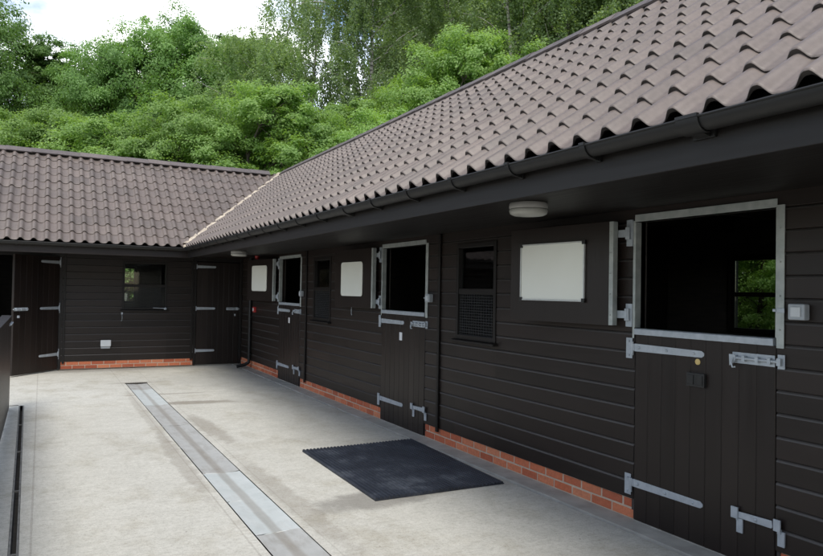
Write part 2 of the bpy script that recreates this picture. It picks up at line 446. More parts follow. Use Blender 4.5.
# ------------------------------------------------------------------ walls
GA, Z0 = 0.135, 0.160
def clad_profile(z):
    """(outward offset) of shiplap at height z"""
    f = (z - Z0) / GA; f -= math.floor(f)
    return f
def cladding(tf, name, mat, parent, a0, a1, ztop, holes, z0=Z0):
    m = MB(tf)
    acuts = sorted({a0, a1} | {h[0] for h in holes} | {h[1] for h in holes})
    hz = sorted({h[2] for h in holes} | {h[3] for h in holes})
    r2 = random.Random(3)
    k = 0
    while Z0 + k * GA < ztop:
        zb = Z0 + k * GA
        prof = [(zb, -0.0135), (zb + 0.003, -0.002), (zb + 0.0055, 0.0), (zb + GA - 0.0180, 0.0), (zb + GA - 0.0120, -0.0018), (zb + GA - 0.0075, -0.0045), (zb + GA - 0.0035, -0.0085), (zb + GA, -0.0135)]
        for c in hz:
            if zb + 0.001 < c < zb + GA - 0.001:
                for i in range(len(prof) - 1):
                    if prof[i][0] < c < prof[i + 1][0]:
                        t = (c - prof[i][0]) / (prof[i + 1][0] - prof[i][0])
                        prof.insert(i + 1, (c, prof[i][1] + t * (prof[i + 1][1] - prof[i][1]))); break
        # butt joints give each run its own tint
        for i in range(len(acuts) - 1):
            p, q = acuts[i], acuts[i + 1]
            if p < a0 - 1e-6 or q > a1 + 1e-6: continue
            n = max(1, int((q - p) / 2.4)); jit = r2.uniform(-0.5, 0.5)
            cuts = [p + (q - p) * min(max((j + (jit if 0 < j < n else 0)) / n, 0), 1) for j in range(n + 1)]
            for u, w in zip(cuts[:-1], cuts[1:]):
                tnt = r2.random()
                dn = r2.uniform(-0.0012, 0.0008)
                for (za, na), (zc, nc) in zip(prof[:-1], prof[1:]):
                    mid = ((u + w) / 2, (za + zc) / 2)
                    if any(h[0] - 1e-6 < mid[0] < h[1] + 1e-6 and h[2] < mid[1] < h[3] for h in holes): continue
                    if za >= ztop: continue
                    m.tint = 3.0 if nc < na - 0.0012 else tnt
                    m.add([(u, na + dn, za), (w, na + dn, za), (w, nc + dn, zc), (u, nc + dn, zc)], [(0, 1, 2, 3)])
        k += 1
    return m.build(name, mat, parent, recalc=False)

def lining(tf, name, parent, a0, a1, z0, z1, holes, n=-0.11, mat='inside'):
    m = MB(tf)
    ac = sorted({a0, a1} | {h[0] for h in holes} | {h[1] for h in holes}); zc = sorted({z0, z1} | {h[2] for h in holes} | {h[3] for h in holes})
    ac = [q for q in ac if a0 <= q <= a1]; zc = [q for q in zc if z0 <= q <= z1]
    for p, q in zip(ac[:-1], ac[1:]):
        for r, s in zip(zc[:-1], zc[1:]):
            if any(h[0] < (p + q) / 2 < h[1] and h[2] < (r + s) / 2 < h[3] for h in holes): continue
            m.add([(p, n, r), (q, n, r), (q, n, s), (p, n, s)], [(0, 1, 2, 3)])
    for h in holes:   # reveals
        m.box(h[0] - 0.02, h[0] - 0.001, n, -0.012, max(h[2], z0), min(h[3], z1)); m.box(h[1] + 0.001, h[1] + 0.02, n, -0.012, max(h[2], z0), min(h[3], z1))
        m.box(h[0], h[1], n, -0.012, h[3] + 0.001, h[3] + 0.02)
        if h[2] > z0 + 0.05: m.box(h[0], h[1], n, -0.012, h[2] - 0.02, h[2] - 0.001)
    return m.build(name, mat, parent, recalc=False)

def plinth(tf, parent, spans, seed):
    r2 = random.Random(seed)
    for a0, a1 in spans:
        m = MB(tf)
        for row in range(2):
            z = 0.013 + row * 0.0755
            a = a0 - (0.1125 if row else 0.0)
            while a < a1:
                p, q = max(a, a0) + 0.0065, min(a + 0.225, a1) - 0.0065
                if q - p > 0.02:
                    m.tint = min(max(r2.gauss(0.5, 0.24), 0), 1)
                    d = r2.uniform(-0.0025, 0.0025)
                    m.box(p, q, -0.1, -0.012 + d, z + 0.005 + r2.uniform(-.001, .001), z + 0.068)
                a += 0.225
        pl = m.build('plinth', 'brick', parent, bevel=0.004)
        m = MB(tf); m.box(a0, a1, -0.1, -0.0150, 0.0, 0.161)
        m.build('mortar_bed', 'mortar', pl)

# ---------------- main range
main = empty('stable_block', (W, 6, 0), 'long black boarded stable range with three half open doors along the right of the yard', 'stable block')
back = empty('stable_block', (0, B, 0), 'black boarded cross range closing the far end of the yard with one small window', 'stable block')
DOORS = [(2.623, 3.736), (6.879, 8.024), (11.195, 12.373)]
WINS = [(5.50, 6.225), (9.815, 10.565)]
WZ = (1.165, 2.150)
DZ = 2.19
holes = [(a, b, 0.0, DZ) for a, b in DOORS] + [(a, b, WZ[0], WZ[1]) for a, b in WINS]
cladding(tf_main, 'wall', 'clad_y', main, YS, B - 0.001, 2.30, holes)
lining(tf_main, 'wall_lining', main, YS, B + 0.1, 0.02, 2.9, holes)
spans = []
a = YS
for p, q in DOORS: spans.append((a, p - 0.001)); a = q + 0.001
spans.append((a, B + 0.012))
plinth(tf_main, main, spans, 5)
RWIN = [(4.93, 5.64), (9.2, 9.92), (13.3, 14.0)]
rholes = [(a, b, 1.235, 2.13) for a, b in RWIN]
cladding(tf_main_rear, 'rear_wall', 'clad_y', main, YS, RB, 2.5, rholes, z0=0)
lining(tf_main_rear, 'rear_lining', main, YS, RB, 0.02, 2.9, rholes)
for y in (2.42, 6.60, 10.92):
    m = MB(); m.box(W + 0.115, RW - 0.115, y - 0.04, y + 0.04, 0.02, 3.3); m.build('partition', 'inside', main)
m = MB(); m.box(W - 0.002, RW, YS - 0.1, YS - 0.001, 0, 4.3); m.build('end_wall', 'inside', main)

# vertical cover battens
for y, z1 in ((6.565, SOF), (10.885, SOF)):
    m = MB(tf_main); m.box(y - 0.024, y + 0.024, 0.0035, 0.026, 0.125, z1 - 0.001)
    m.build('cover_batten', 'trim', main, bevel=0.006)
m = MB(); m.box(W - 0.05, W - 0.0035, B - 0.055, B - 0.0035, 0.125, SOF - 0.001); m.build('corner_post', 'trim', main, bevel=0.004)

# ---------------- windows
def window(tf, parent, a0, a1, z0, z1, mesh=True, glz='glass', zm=None, rev=0.06, mat='trim', sill=True):
    zm = zm if zm is not None else z0 + 0.50 * (z1 - z0)
    m = MB(tf); t = 0.045
    m.box(a0, a0 + t, -rev, 0.012, z0, z1); m.box(a1 - t, a1, -rev, 0.012, z0, z1)
    m.box(a0 + t, a1 - t, -rev, 0.012, z1 - t, z1); m.box(a0 + t, a1 - t, -rev, 0.012, z0, z0 + t)
    m.box(a0 + t, a1 - t, -rev + 0.01, 0.004, zm - 0.028, zm + 0.028)
    w = m.build('window', mat, parent, bevel=0.004)
    for p, q in ((z0 + t, zm - 0.028), (zm + 0.028, z1 - t)):
        m = MB(tf); m.box(a0 + t + .001, a1 - t - .001, -rev + 0.020, -rev + 0.024, p + .001, q - .001); m.build('pane', glz, w)
    if mesh:
        m = MB(tf); zt = zm - 0.028
        k = int((a1 - a0 - 2 * t) / 0.0275)
        for i in range(k + 1):
            x = a0 + t + (a1 - a0 - 2 * t) * i / k
            m.box(x - 0.0014, x + 0.0014, -0.016, -0.013, z0 + t, zt)
        k = int((zt - z0 - t) / 0.0275)
        for i in range(k + 1):
            z = z0 + t + (zt - z0 - t) * i / k
            m.box(a0 + t, a1 - t, -0.013, -0.010, z - 0.0014, z + 0.0014)
        m.build('wire_mesh', 'mesh', w)
    if sill:
        m = MB(tf); m.prism([(-0.03, z0 - 0.028), (0.055, z0 - 0.028), (0.055, z0 - 0.010), (0.012, z0 - 0.001), (-0.03, z0 - 0.001)], 'x', a0 - 0.03, a1 + 0.03)
        m.build('sill', mat, w, bevel=0.003)
    return w
for a0, a1 in WINS: window(tf_main, main, a0, a1, *WZ)
for a0, a1 in RWIN: window(tf_main_rear, main, a0, a1, 1.235, 2.13, mesh=False, zm=1.68, glz='dark_glass')

# ---------------- doors of the main range
def strap(m, a_h, length, z, n, th=0.006, w0=0.056, w1=0.044, dirn=-1):
    """tapered strap with a pointed end, from the hinge edge a_h"""
    tip = a_h + dirn * length
    poly = [(a_h, z - w0 / 2), (a_h + dirn * (length - 0.02), z - w1 / 2), (tip, z - 0.008), (tip, z + 0.008), (a_h + dirn * (length - 0.02), z + w1 / 2), (a_h, z + w0 / 2)]
    m.prism([(p[0], p[1]) for p in poly], 'y', n, n + th)   # caller's tf swaps to (along, outward, up)
def bolts(m, pts, n, r=0.011):
    for a, z in pts:
        m.lathe([(r, 0), (r, 0.004), (r * 0.6, 0.008), (r * 0.2, 0.009)], (0, 0, 0), 10)
        k = 10 * 4
        for i in range(len(m.v) - k, len(m.v)):
            q = m.v[i]; m.v[i] = (a + q[0], n + q[2], z + q[1])

def boards(m, a0, a1, n0, n1, z0, z1, cnt, gd=0.005, gw=0.005, seed=0):
    """tongue-and-groove boards, grooves on the n1 side"""
    r2 = random.Random(seed); w = (a1 - a0) / cnt
    for i in range(cnt):
        p, q = a0 + i * w, a0 + (i + 1) * w
        m.tint = r2.random()
        m.prism([(p, n0), (q, n0), (q, n1 - gd), (q - gw, n1), (p + gw, n1), (p, n1 - gd)], 'z', z0, z1)
    m.tint = 0.5

def stable_leaf():
    """lower leaf drawn for the nearest door; y is along the wall"""
    a0, a1 = DOORS[0]; tf = tf_main
    m = MB(tf); boards(m, a0 + 0.006, a1 - 0.006, -0.04, 0.004, 0.022, 1.362, 9, seed=11)
    d = m.build('stable_door', 'door', main, origin=(W, (a0 + a1) / 2, 0.022))
    m = MB(tf); m.prism([(-0.05, 1.363), (0.016, 1.363), (0.016, 1.372), (0.016, 1.402), (0.010, 1.408), (-0.05, 1.408)], 'x', a0 + 0.015, a1 - 0.005)
    m.build('capping_rail', 'galv', d, bevel=0.002)
    for z, zz in ((1.268, 1.26), (0.285, 0.266)):
        m = MB(tf); strap(m, a1 - 0.005, 0.605, z, 0.0045)
        bolts(m, [(a1 - 0.05, z), (a1 - 0.30, z), (a1 - 0.53, z)], 0.0105)
        m.box(a1 + 0.018, a1 + 0.078, 0.003, 0.009, zz - 0.075, zz + 0.075)      # plate on the frame
        m.tube([(a1 + 0.012, 0.014, zz - 0.05), (a1 + 0.012, 0.014, zz + 0.05)], 0.011, 10)
        m.box(a1 - 0.006, a1 + 0.02, 0.008, 0.016, z - 0.026, z + 0.026)
        bolts(m, [(a1 + 0.048, zz - 0.05), (a1 + 0.048, zz + 0.05)], 0.009, 0.008)
        m.build('strap_hinge', 'galv', d, bevel=0.0012)
    # sliding bolt
    m = MB(tf); z = 1.272
    m.box(a0 + 0.006, a0 + 0.292, 0.0045, 0.009, z - 0.034, z + 0.034)
    m.tube([(a0 - 0.045, 0.022, z), (a0 + 0.285, 0.022, z)], 0.0095, 10)
    for q in (0.02, 0.10, 0.19, 0.255): m.box(a0 + q, a0 + q + 0.022, 0.009, 0.034, z - 0.018, z + 0.018)
    m.prism([(a0 + 0.262, z - 0.028), (a0 + 0.296, z - 0.052), (a0 + 0.300, z + 0.02), (a0 + 0.262, z + 0.02)], 'y', 0.026, 0.033)
    m.tube([(a0 + 0.268, 0.036, z), (a0 + 0.272, 0.048, z - 0.03), (a0 + 0.262, 0.048, z - 0.058), (a0 + 0.25, 0.036, z - 0.055)], 0.006, 8)
    m.box(a0 - 0.056, a0 - 0.012, 0.003, 0.010, z - 0.042, z + 0.042); m.box(a0 - 0.046, a0 - 0.02, 0.010, 0.036, z - 0.022, z + 0.022)
    m.build('sliding_bolt', 'galv', d, bevel=0.0012)
    # foot-operated kick bolt
    m = MB(tf)
    m.box(a0 + 0.232, a0 + 0.280, 0.018, 0.030, 0.283, 0.352); m.box(a0 + 0.207, a0 + 0.250, 0.005, 0.016, 0.198, 0.285)
    m.box(a0 + 0.232, a0 + 0.250, 0.005, 0.020, 0.270, 0.298)
    m.prism([(a0 + 0.012, 0.290), (a0 + 0.232, 0.290), (a0 + 0.232, 0.328), (a0 + 0.010, 0.336), (a0 + 0.004, 0.300)], 'y', 0.012, 0.022)
    bolts(m, [(a0 + 0.115, 0.311)], 0.022, 0.012)
    m.box(a0 - 0.048, a0 - 0.004, 0.018, 0.030, 0.285, 0.354); m.box(a0 - 0.066, a0 - 0.022, 0.0032, 0.016, 0.200, 0.287)
    m.box(a0 - 0.046, a0 - 0.024, 0.006, 0.022, 0.270, 0.298)
    m.build('kick_bolt', 'galv', d, bevel=0.003)
    return d
d1 = stable_leaf()
door_objs = [d1]
for a0, a1 in DOORS[1:]:
    c = dup(d1, main, Vector((W, (a0 + a1) / 2, 0.022)) - WLOC[main.name])
    c.scale = (1, (a1 - a0) / (DOORS[0][1] - DOORS[0][0]), 1); door_objs.append(c)
# fittings only one door has
m = MB(tf_main); m.box(3.108, 3.250, 0.005, 0.030, 1.052, 1.142)
m.box(3.12, 3.17, 0.030, 0.036, 1.066, 1.128); m.box(3.19, 3.24, 0.030, 0.036, 1.066, 1.128)
m.build('letter_plate', 'blackplastic', d1, bevel=0.004)
m = MB(); m.lathe([(0.020, 0.0), (0.020, -0.004), (0.014, -0.006), (0.004, -0.006)], (W - 0.004, 3.178, 1.216), 20, 'x'); 
m.build('disc_tag', 'yellow', d1, smooth=40)
for d, y in ((door_objs[1], 7.478), (door_objs[2], 11.765)):
    s = d.scale.y; base = Vector((W, d.location.y + WLOC[main.name].y, 0.022)); WLOC[d.name] = base
    yl = base.y + (y - base.y) / s
    m = MB(tf_main); m.box(yl - 0.034, yl + 0.034, 0.0045, 0.008, 1.055, 1.150); m.build('paper_tag', 'paper', d)
    m = MB(); m.lathe([(0.014, 0), (0.014, -0.006), (0.008, -0.008), (0.002, -0.008)], (W - 0.0045, yl + 0.01, 1.222), 14, 'x'); m.build('disc_tag', 'blackplastic', d)

def door_frame(a0, a1):
    m = MB(tf_main)
    m.box(a0 - 0.028, a0 - 0.001, -0.10, -0.0125, 0.02, DZ); m.box(a1 + 0.001, a1 + 0.028, -0.10, -0.0125, 0.02, DZ)
    m.box(a0 - 0.028, a1 + 0.028, -0.10, -0.0125, DZ + 0.001, DZ + 0.06)
    f = m.build('door_frame', 'door', main, bevel=0.003)
    m = MB(tf_main); m.box(a0 - 0.002, a1 + 0.002, 0.0035, 0.011, DZ - 0.004, DZ + 0.048); m.build('lintel_strip', 'galv_dull', f, bevel=0.002)
    m = MB(tf_main); m.box(a0 - 0.050, a0 - 0.003, 0.0035, 0.011, 1.352, DZ + 0.008); m.box(a0 - 0.003, a0 + 0.004, -0.05, 0.011, 1.412, DZ - 0.006)
    bolts(m, [(a0 - 0.026, 1.46 + 0.2 * i) for i in range(4)], 0.011, 0.006)
    m.build('edge_strip', 'galv_dull', f, bevel=0.002)
    m = MB(tf_main); m.box(a1 + 0.003, a1 + 0.020, 0.0035, 0.008, 1.335, DZ + 0.004); m.box(a1 - 0.004, a1 + 0.003, -0.05, 0.008, 1.412, DZ - 0.006)
    m.build('edge_strip', 'galv_dull', f, bevel=0.002)
    # small catch on the free side
    m = MB(tf_main); m.box(a0 - 0.056, a0 - 0.004, 0.011, 0.018, 1.560, 1.588); m.box(a0 - 0.006, a0 + 0.014, 0.008, 0.024, 1.566, 1.582)
    m.build('catch', 'galv', f, bevel=0.002)
    m = MB(tf_main); m.box(a0, a1, -0.1, -0.002, 0.0, 0.020); m.build('threshold', 'kerb', f)
for a0, a1 in DOORS: door_frame(a0, a1)

# top leaves folded back on their cranked hinges
SH = [(3.87, 5.0), (8.125, 3.0), (12.46, 9.5)]
SW, SZ0, SZ1 = 1.15, 1.418, 2.200
shutters = []
def top_leaf():
    """local: x = 0 is the visible face, +x towards the wall, y from the hinge edge away"""
    m = MB(lambda a, n, z: (-n, a, z))
    boards(m, 0.004, SW, -0.044, 0.0, SZ0, SZ1, 1, gd=0.003, gw=0.003)
    o = m.build('top_door', 'door', None, origin=(0, 0, 0), bevel=0.003)
    e = MB(lambda a, n, z: (-n, a, z))
    e.box(-0.002, 0.036, 0.0005, 0.004, SZ0 + 0.004, SZ1 - 0.004); e.box(-0.002, 0.0035, -0.046, 0.0005, SZ0 + 0.004, SZ1 - 0.004)
    bolts(e, [(0.02, SZ0 + 0.08 + 0.155 * i) for i in range(5)], 0.004, 0.006)
    k = e.build('edge_strip', 'galv_dull', o, bevel=0.0015)
    for z in (2.105, 1.505):
        h = MB(lambda a, n, z: (-n, a, z))
        h.box(-0.075, 0.002, -0.060, -0.050, z - 0.028, z + 0.028); h.box(0.002, 0.42, -0.052, -0.0465, z - 0.026, z + 0.026)
        h.tube([(-0.08, -0.052, z - 0.045), (-0.08, -0.052, z + 0.045)], 0.012, 10)
        h.build('hinge_arm', 'galv', o, bevel=0.002)
    return o
proto = top_leaf()
for i, (hy, ang) in enumerate(SH):
    o = proto if i == 0 else dup(proto)
    o.parent = main; o.location = Vector((3.752, hy, 0)) - WLOC[main.name]
    o.rotation_euler = (0, 0, math.radians(ang)); shutters.append((hy, math.radians(ang)))
    m = MB(tf_main); a1 = DOORS[i][1]
    for z, p, q in ((2.105, 2.010, 2.205), (1.505, 1.416, 1.585)):
        m = MB(tf_main); m.box(a1 + 0.022, a1 + 0.082, 0.003, 0.0145, p, q)
        m.tube([(a1 + 0.05, 0.026, z - 0.045), (a1 + 0.05, 0.026, z + 0.045)], 0.013, 10)
        m.box(a1 + 0.045, hy - 0.07, 0.030, 0.042, z - 0.024, z + 0.024)
        m.build('hinge_plate', 'galv', main, bevel=0.002)

# whiteboards hung on the folded-back leaves
def whiteboard(i, t0, t1, z0, z1, label, framed):
    hy, ang = shutters[i]
    if framed:
        m = MB(lambda a, n, z: (-n, a, z)); m.box(t0 + 0.012, t1 - 0.012, 0.004, 0.012, z0 + 0.012, z1 - 0.012)
        o = m.build('whiteboard', 'white', None, origin=(0, 0, 0))
        f = MB(lambda a, n, z: (-n, a, z))
        f.box(t0, t1, 0.003, 0.019, z0, z0 + 0.0115); f.box(t0, t1, 0.003, 0.019, z1 - 0.0115, z1)
        f.box(t0, t0 + 0.0115, 0.003, 0.019, z0 + 0.0115, z1 - 0.0115); f.box(t1 - 0.0115, t1, 0.003, 0.019, z0 + 0.0115, z1 - 0.0115)
        f.build('frame', 'alu', o, bevel=0.001)
        for p in (t0, t1):
            for q in (z0, z1):
                k = MB(lambda a, n, z: (-n, a, z)); k.box(p - 0.006 if p == t0 else p - 0.026, p + 0.026 if p == t0 else p + 0.006, 0.002, 0.022, q - 0.006 if q == z0 else q - 0.026, q + 0.026 if q == z0 else q + 0.006)
                k.build('corner_cap', 'blackplastic', o, bevel=0.002)
    else:
        m = MB(lambda a, n, z: (-n, a, z)); r = 0.045; poly = []
        for cx, cz, s in ((t1 - r, z1 - r, 0), (t0 + r, z1 - r, 1), (t0 + r, z0 + r, 2), (t1 - r, z0 + r, 3)):
            for k in range(6):
                t = PI / 2 * (s + k / 5); poly.append((cx + r * math.cos(t), cz + r * math.sin(t)))
        m.prism(poly, 'y', 0.004, 0.014)
        o = m.build('whiteboard', 'white', None, origin=(0, 0, 0), bevel=0.002)
    o.location = (3.752, hy, 0); o.rotation_euler = (0, 0, ang)
    tag(o, label, 'whiteboard', 'whiteboards on the open top doors')
whiteboard(0, 0.27, 1.005, 1.590, 2.065, 'blank whiteboard with black corner caps, the largest, on the top door nearest the viewer', True)
whiteboard(1, 0.275, 0.925, 1.568, 2.030, 'blank rounded whiteboard on the middle open top door, between the two boarded windows', False)
whiteboard(2, 0.265, 0.905, 1.600, 2.083, 'blank rounded whiteboard on the farthest open top door, beside the corner downpipe', False)

# ---------------- rear range
BWIN = (1.435, 2.30, 1.175, 2.150)
BDL = (-0.86, 0.31); BDR = (2.885, 3.79)
bholes = [(BWIN[0], BWIN[1], BWIN[2], BWIN[3]), (BDL[0], BDL[1], 0.0, 2.2), (BDR[0], BDR[1], 0.0, 2.2)]
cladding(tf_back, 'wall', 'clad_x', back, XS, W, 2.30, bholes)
lining(tf_back, 'wall_lining', back, XS, RW - 0.1, 0.02, 2.9, bholes)
plinth(tf_back, back, [(XS, BDL[0] - 0.03), (BDL[1] + 0.03, BDR[0] - 0.03)], 8)
window(tf_back, back, *BWIN)
BR = [(1.36, 2.085), (-4.2, -3.4)]
brh = [(a, b, 1.235, 2.13) for a, b in BR]
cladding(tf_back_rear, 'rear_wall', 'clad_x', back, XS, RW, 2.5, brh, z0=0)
lining(tf_back_rear, 'rear_lining', back, XS, RW, 0.02, 2.9, brh)
for a0, a1 in BR: window(tf_back_rear, back, a0, a1, 1.235, 2.13, mesh=False, zm=1.70)
m = MB(); m.box(XS - 0.1, XS - 0.001, B, RB, 0, 4.3); m.build('end_wall', 'inside', back)
for x in (0.62, 2.72):
    m = MB(); m.box(x - 0.04, x + 0.04, B + 0.115, RB - 0.115, 0.02, 3.3); m.build('partition', 'inside', back)
for x in (0.40, 2.80):
    m = MB(tf_back); m.box(x - 0.022, x + 0.022, 0.0035, 0.020, 0.125, SOF - 0.001); m.build('cover_batten', 'trim', back, bevel=0.004)

def tall_door_leaf(width):
    """local: hinge at y = 0 edge of x axis, leaf runs along -x ... face towards -y"""
    tf = lambda a, n, z: (a, -n, z)
    m = MB(tf); boards(m, -width, 0.0, -0.044, 0.0, 0.0, 2.16, 8, gd=0.0025, gw=0.004, seed=4)
    o = m.build('tall_door', 'door', None, origin=(0, 0, 0))
    for z in (2.06, 1.18, 0.29):
        h = MB(tf); strap(h, -0.004, 0.50, z, 0.0005, 0.006, 0.058, 0.044)
        bolts(h, [(-0.06, z), (-0.27, z), (-0.45, z)], 0.0065)
        h.box(0.014, 0.072, -0.004, 0.012, z - 0.10, z + 0.10); h.tube([(0.006, 0.006, z - 0.05), (0.006, 0.006, z + 0.05)], 0.012, 10)
        h.build('strap_hinge', 'galv', o, bevel=0.0015)
    h = MB(tf); z = 1.175
    h.box(-width + 0.01, -width + 0.34, 0.0005, 0.005, z - 0.03, z + 0.03); h.tube([(-width - 0.03, 0.018, z), (-width + 0.33, 0.018, z)], 0.010, 10)
    for q in (0.03, 0.15, 0.28): h.box(-width + q, -width + q + 0.03, 0.005, 0.032, z - 0.022, z + 0.022)
    h.build('sliding_bolt', 'galv', o, bevel=0.0015)
    h = MB(tf); h.box(-width + 0.085, -width + 0.125, 0.0005, 0.024, 1.02, 1.065); h.build('padlock', 'galv', o, bevel=0.004)
    return o
tl = tall_door_leaf(1.15)
tl.parent = back; tl.location = Vector((BDL[1] - 0.005, B - 0.012, 0.025)) - WLOC[back.name]
tl.rotation_euler = (0, 0, math.radians(50.6))
tr = dup(tl)
tr.parent = back; tr.location = Vector((BDR[0] + 0.005, B + 0.012, 0.025)) - WLOC[back.name]
tr.rotation_euler = (0, 0, 0); tr.scale = (-0.895 / 1.15, 1, 1)
for a0, a1 in (BDL, BDR):
    m = MB(tf_back); m.box(a0 - 0.05, a0 - 0.001, -0.1, 0.0025, 0.02, 2.2); m.box(a1 + 0.001, min(a1 + 0.05, W - 0.003), -0.1, 0.0025, 0.02, 2.2)
    m.box(a0 - 0.05, min(a1 + 0.05, W - 0.003), -0.1, 0.0025, 2.201, 2.26); f = m.build('door_frame', 'trim', back, bevel=0.003)
    m = MB(tf_back); m.box(a0, a1, -0.1, -0.002, 0.0, 0.020); m.build('threshold', 'kerb', f)

# ------------------------------------------------------------------ eaves, roofs
RISE = 2.60
SL = math.hypot(RISE, RISE * SLOPE); NC = 11; GAUGE = SL / NC
ROLL = 0.20
def roll(u):
    """pantile section over one pitch, u in 0..1 (m)"""
    u = u % 1.0
    t = max(0.0, abs(u - 0.30) - 0.035) / (0.25 if u < 0.30 else 0.32)
    b = 0.5 + 0.5 * math.cos(PI * min(t, 1.0))
    dip = -0.005 * math.sin(PI * (u - 0.62) / 0.38) if u > 0.62 else 0
    return 0.040 * b + dip
NU = 20
RT = [roll(k / NU) for k in range(NU)]
def roof_slope(name, parent, org, along, up, nrm, length, cuts, seed, phase=0.0):
    org, along, up, nrm = map(Vector, (org, along, up, nrm))
    r2 = np.random.default_rng(seed)
    npit = int(math.ceil(length / ROLL)); nu = npit * NU
    prof = np.array([RT[k % NU] for k in range(nu + 1)]); shp = np.clip(prof / 0.040, 0, 1) ** 1.1
    uu = np.arange(nu + 1) * ROLL / NU + phase
    V = []; F = []; T = []; SM = []
    O, A, U, Nn = (np.array(q) for q in (org, along, up, nrm))
    base = 0
    for c in range(NC):
        jit = np.repeat(r2.normal(0, 0.0016, npit // 2 + 2), 2 * NU)[:nu + 1]
        js = np.repeat(r2.normal(0, 0.0022, npit // 2 + 2), 2 * NU)[:nu + 1]
        tint = np.clip(r2.normal(0.5, 0.22, npit // 2 + 2), 0.13, 1)
        s0 = c * GAUGE; s1 = s0 + GAUGE + 0.035
        lift = 0.0135 + 0.0135 * shp + jit
        lip = lift - 0.002 * (1 - shp)
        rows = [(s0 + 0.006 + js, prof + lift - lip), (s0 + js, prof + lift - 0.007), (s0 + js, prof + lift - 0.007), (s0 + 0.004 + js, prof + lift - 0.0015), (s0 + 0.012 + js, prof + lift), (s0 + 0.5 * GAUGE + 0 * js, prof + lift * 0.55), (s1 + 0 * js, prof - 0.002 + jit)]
        for s_, h_ in rows:
            V.append(O + uu[:, None] * A + s_[:, None] * U + h_[:, None] * Nn)
        n = nu + 1
        for r_ in (0, 2, 3, 4, 5):
            i = np.arange(nu); q = base + r_ * n + i
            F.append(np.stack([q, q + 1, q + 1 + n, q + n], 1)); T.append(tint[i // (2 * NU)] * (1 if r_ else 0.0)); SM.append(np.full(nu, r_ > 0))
        base += len(rows) * n
    V = np.concatenate(V); F = np.concatenate(F); T = np.concatenate(T); SM = np.concatenate(SM)
    ori = V.mean(0); ori[2] = V[:, 2].min()
    me = bpy.data.meshes.new(name); me.from_pydata((V - ori).tolist(), [], F.tolist())
    at = me.attributes.new('tint', 'FLOAT', 'FACE'); at.data.foreach_set('value', T.astype(np.float32))
    me.polygons.foreach_set('use_smooth', SM.astype(bool))
    bm = bmesh.new(); bm.from_mesh(me)
    for co, no in cuts:
        bmesh.ops.bisect_plane(bm, geom=bm.verts[:] + bm.edges[:] + bm.faces[:], plane_co=Vector(co) - Vector(ori), plane_no=Vector(no), clear_outer=True)
    bm.to_mesh(me); bm.free(); me.materials.append(M['tile'])
    if me.polygons and me.polygons[len(me.polygons) // 2].normal.dot(nrm) < 0: me.flip_normals()
    o = bpy.data.objects.new(name, me); COL.objects.link(o)
    o.location = Vector(ori) - WLOC[parent.name]; o.parent = parent; WLOC[o.name] = Vector(ori)
    # felt under the tiles
    f = bmesh.new()
    L_ = length
    vs = [f.verts.new(Vector(org) + nrm * -0.020 + along * a_ + up * s_) for a_, s_ in ((phase, 0.06), (phase + L_, 0.06), (phase + L_, SL), (phase, SL))]
    f.faces.new(vs)
    for co, no in cuts:
        bmesh.ops.bisect_plane(f, geom=f.verts[:] + f.edges[:] + f.faces[:], plane_co=co, plane_no=no, clear_outer=True)
    me2 = bpy.data.meshes.new('underlay'); 
    bmesh.ops.translate(f, verts=f.verts, vec=-Vector(ori)); f.to_mesh(me2); f.free(); me2.materials.append(M['felt'])
    u = bpy.data.objects.new('underlay', me2); COL.objects.link(u); u.parent = o
    return o
k = 1 / math.hypot(1, SLOPE)
RX, RY, RZ = EX + RISE, EY + RISE, EZ + RISE * SLOPE
d45 = (1 / math.sqrt(2), -1 / math.sqrt(2), 0)
# the plane through the valley: X - EX = Y - EY
rm = roof_slope('roof', main, (EX, YS - 0.2, EZ), (0, 1, 0), (k, 0, k * SLOPE), (-k * SLOPE, 0, k), RY - YS + 0.3,
    [((EX, EY, 0), (-d45[0], -d45[1], 0))], 1, phase=0.05)
rb = roof_slope('roof', back, (XS - 0.2, EY, EZ), (1, 0, 0), (0, k, k * SLOPE), (0, -k * SLOPE, k), RX - XS + 0.3,
    [((EX, EY, 0), d45)], 2)
hip = (1 / math.sqrt(2), -1 / math.sqrt(2), 0)
roof_slope('rear_roof', main, (RX + RISE, YS - 0.2, EZ), (0, 1, 0), (-k, 0, k * SLOPE), (k * SLOPE, 0, k), RY + RISE - YS + 0.3,
    [((RX, RY, 0), (-d45[0], -d45[1], 0))], 3)
roof_slope('rear_roof', back, (XS - 0.2, RY + RISE, EZ), (1, 0, 0), (0, -k, k * SLOPE), (0, k * SLOPE, k), RX + RISE - XS + 0.3,
    [((RX, RY, 0), d45)], 4)

# ridge tiles: angular caps with a fillet, short laps between them
def ridge_run(parent, p0, p1, side, seed):
    r2 = random.Random(seed); p0, p1, side = Vector(p0), Vector(p1), Vector(side)
    d = (p1 - p0); n = int(d.length / 0.45); d.normalize()
    m = MB()
    prof = [(-0.135, -0.068), (-0.060, 0.006), (-0.030, 0.026), (0, 0.034), (0.030, 0.026), (0.060, 0.006), (0.135, -0.068)]
    inner = [(x * 0.9, z - 0.018) for x, z in prof][::-1]
    for i in range(n):
        m.tint = min(max(r2.gauss(0.5, 0.25), 0), 1)
        s, e = i * 0.45, (i + 1) * 0.45 + 0.02
        dz = r2.uniform(-0.003, 0.003)
        ring = prof + inner; q = len(ring)
        vs = []
        for t, lift in ((s, 0.008), (e, 0.0)):
            for x, z in ring: vs.append(p0 + d * t + side * x + Vector((0, 0, z + 0.045 + lift + dz)))
        m.add(vs, [tuple(range(q))[::-1], tuple(range(q, 2 * q))] + [(j, (j + 1) % q, q + (j + 1) % q, q + j) for j in range(q)])
    return m.build('ridge', 'ridge', parent, recalc=True)
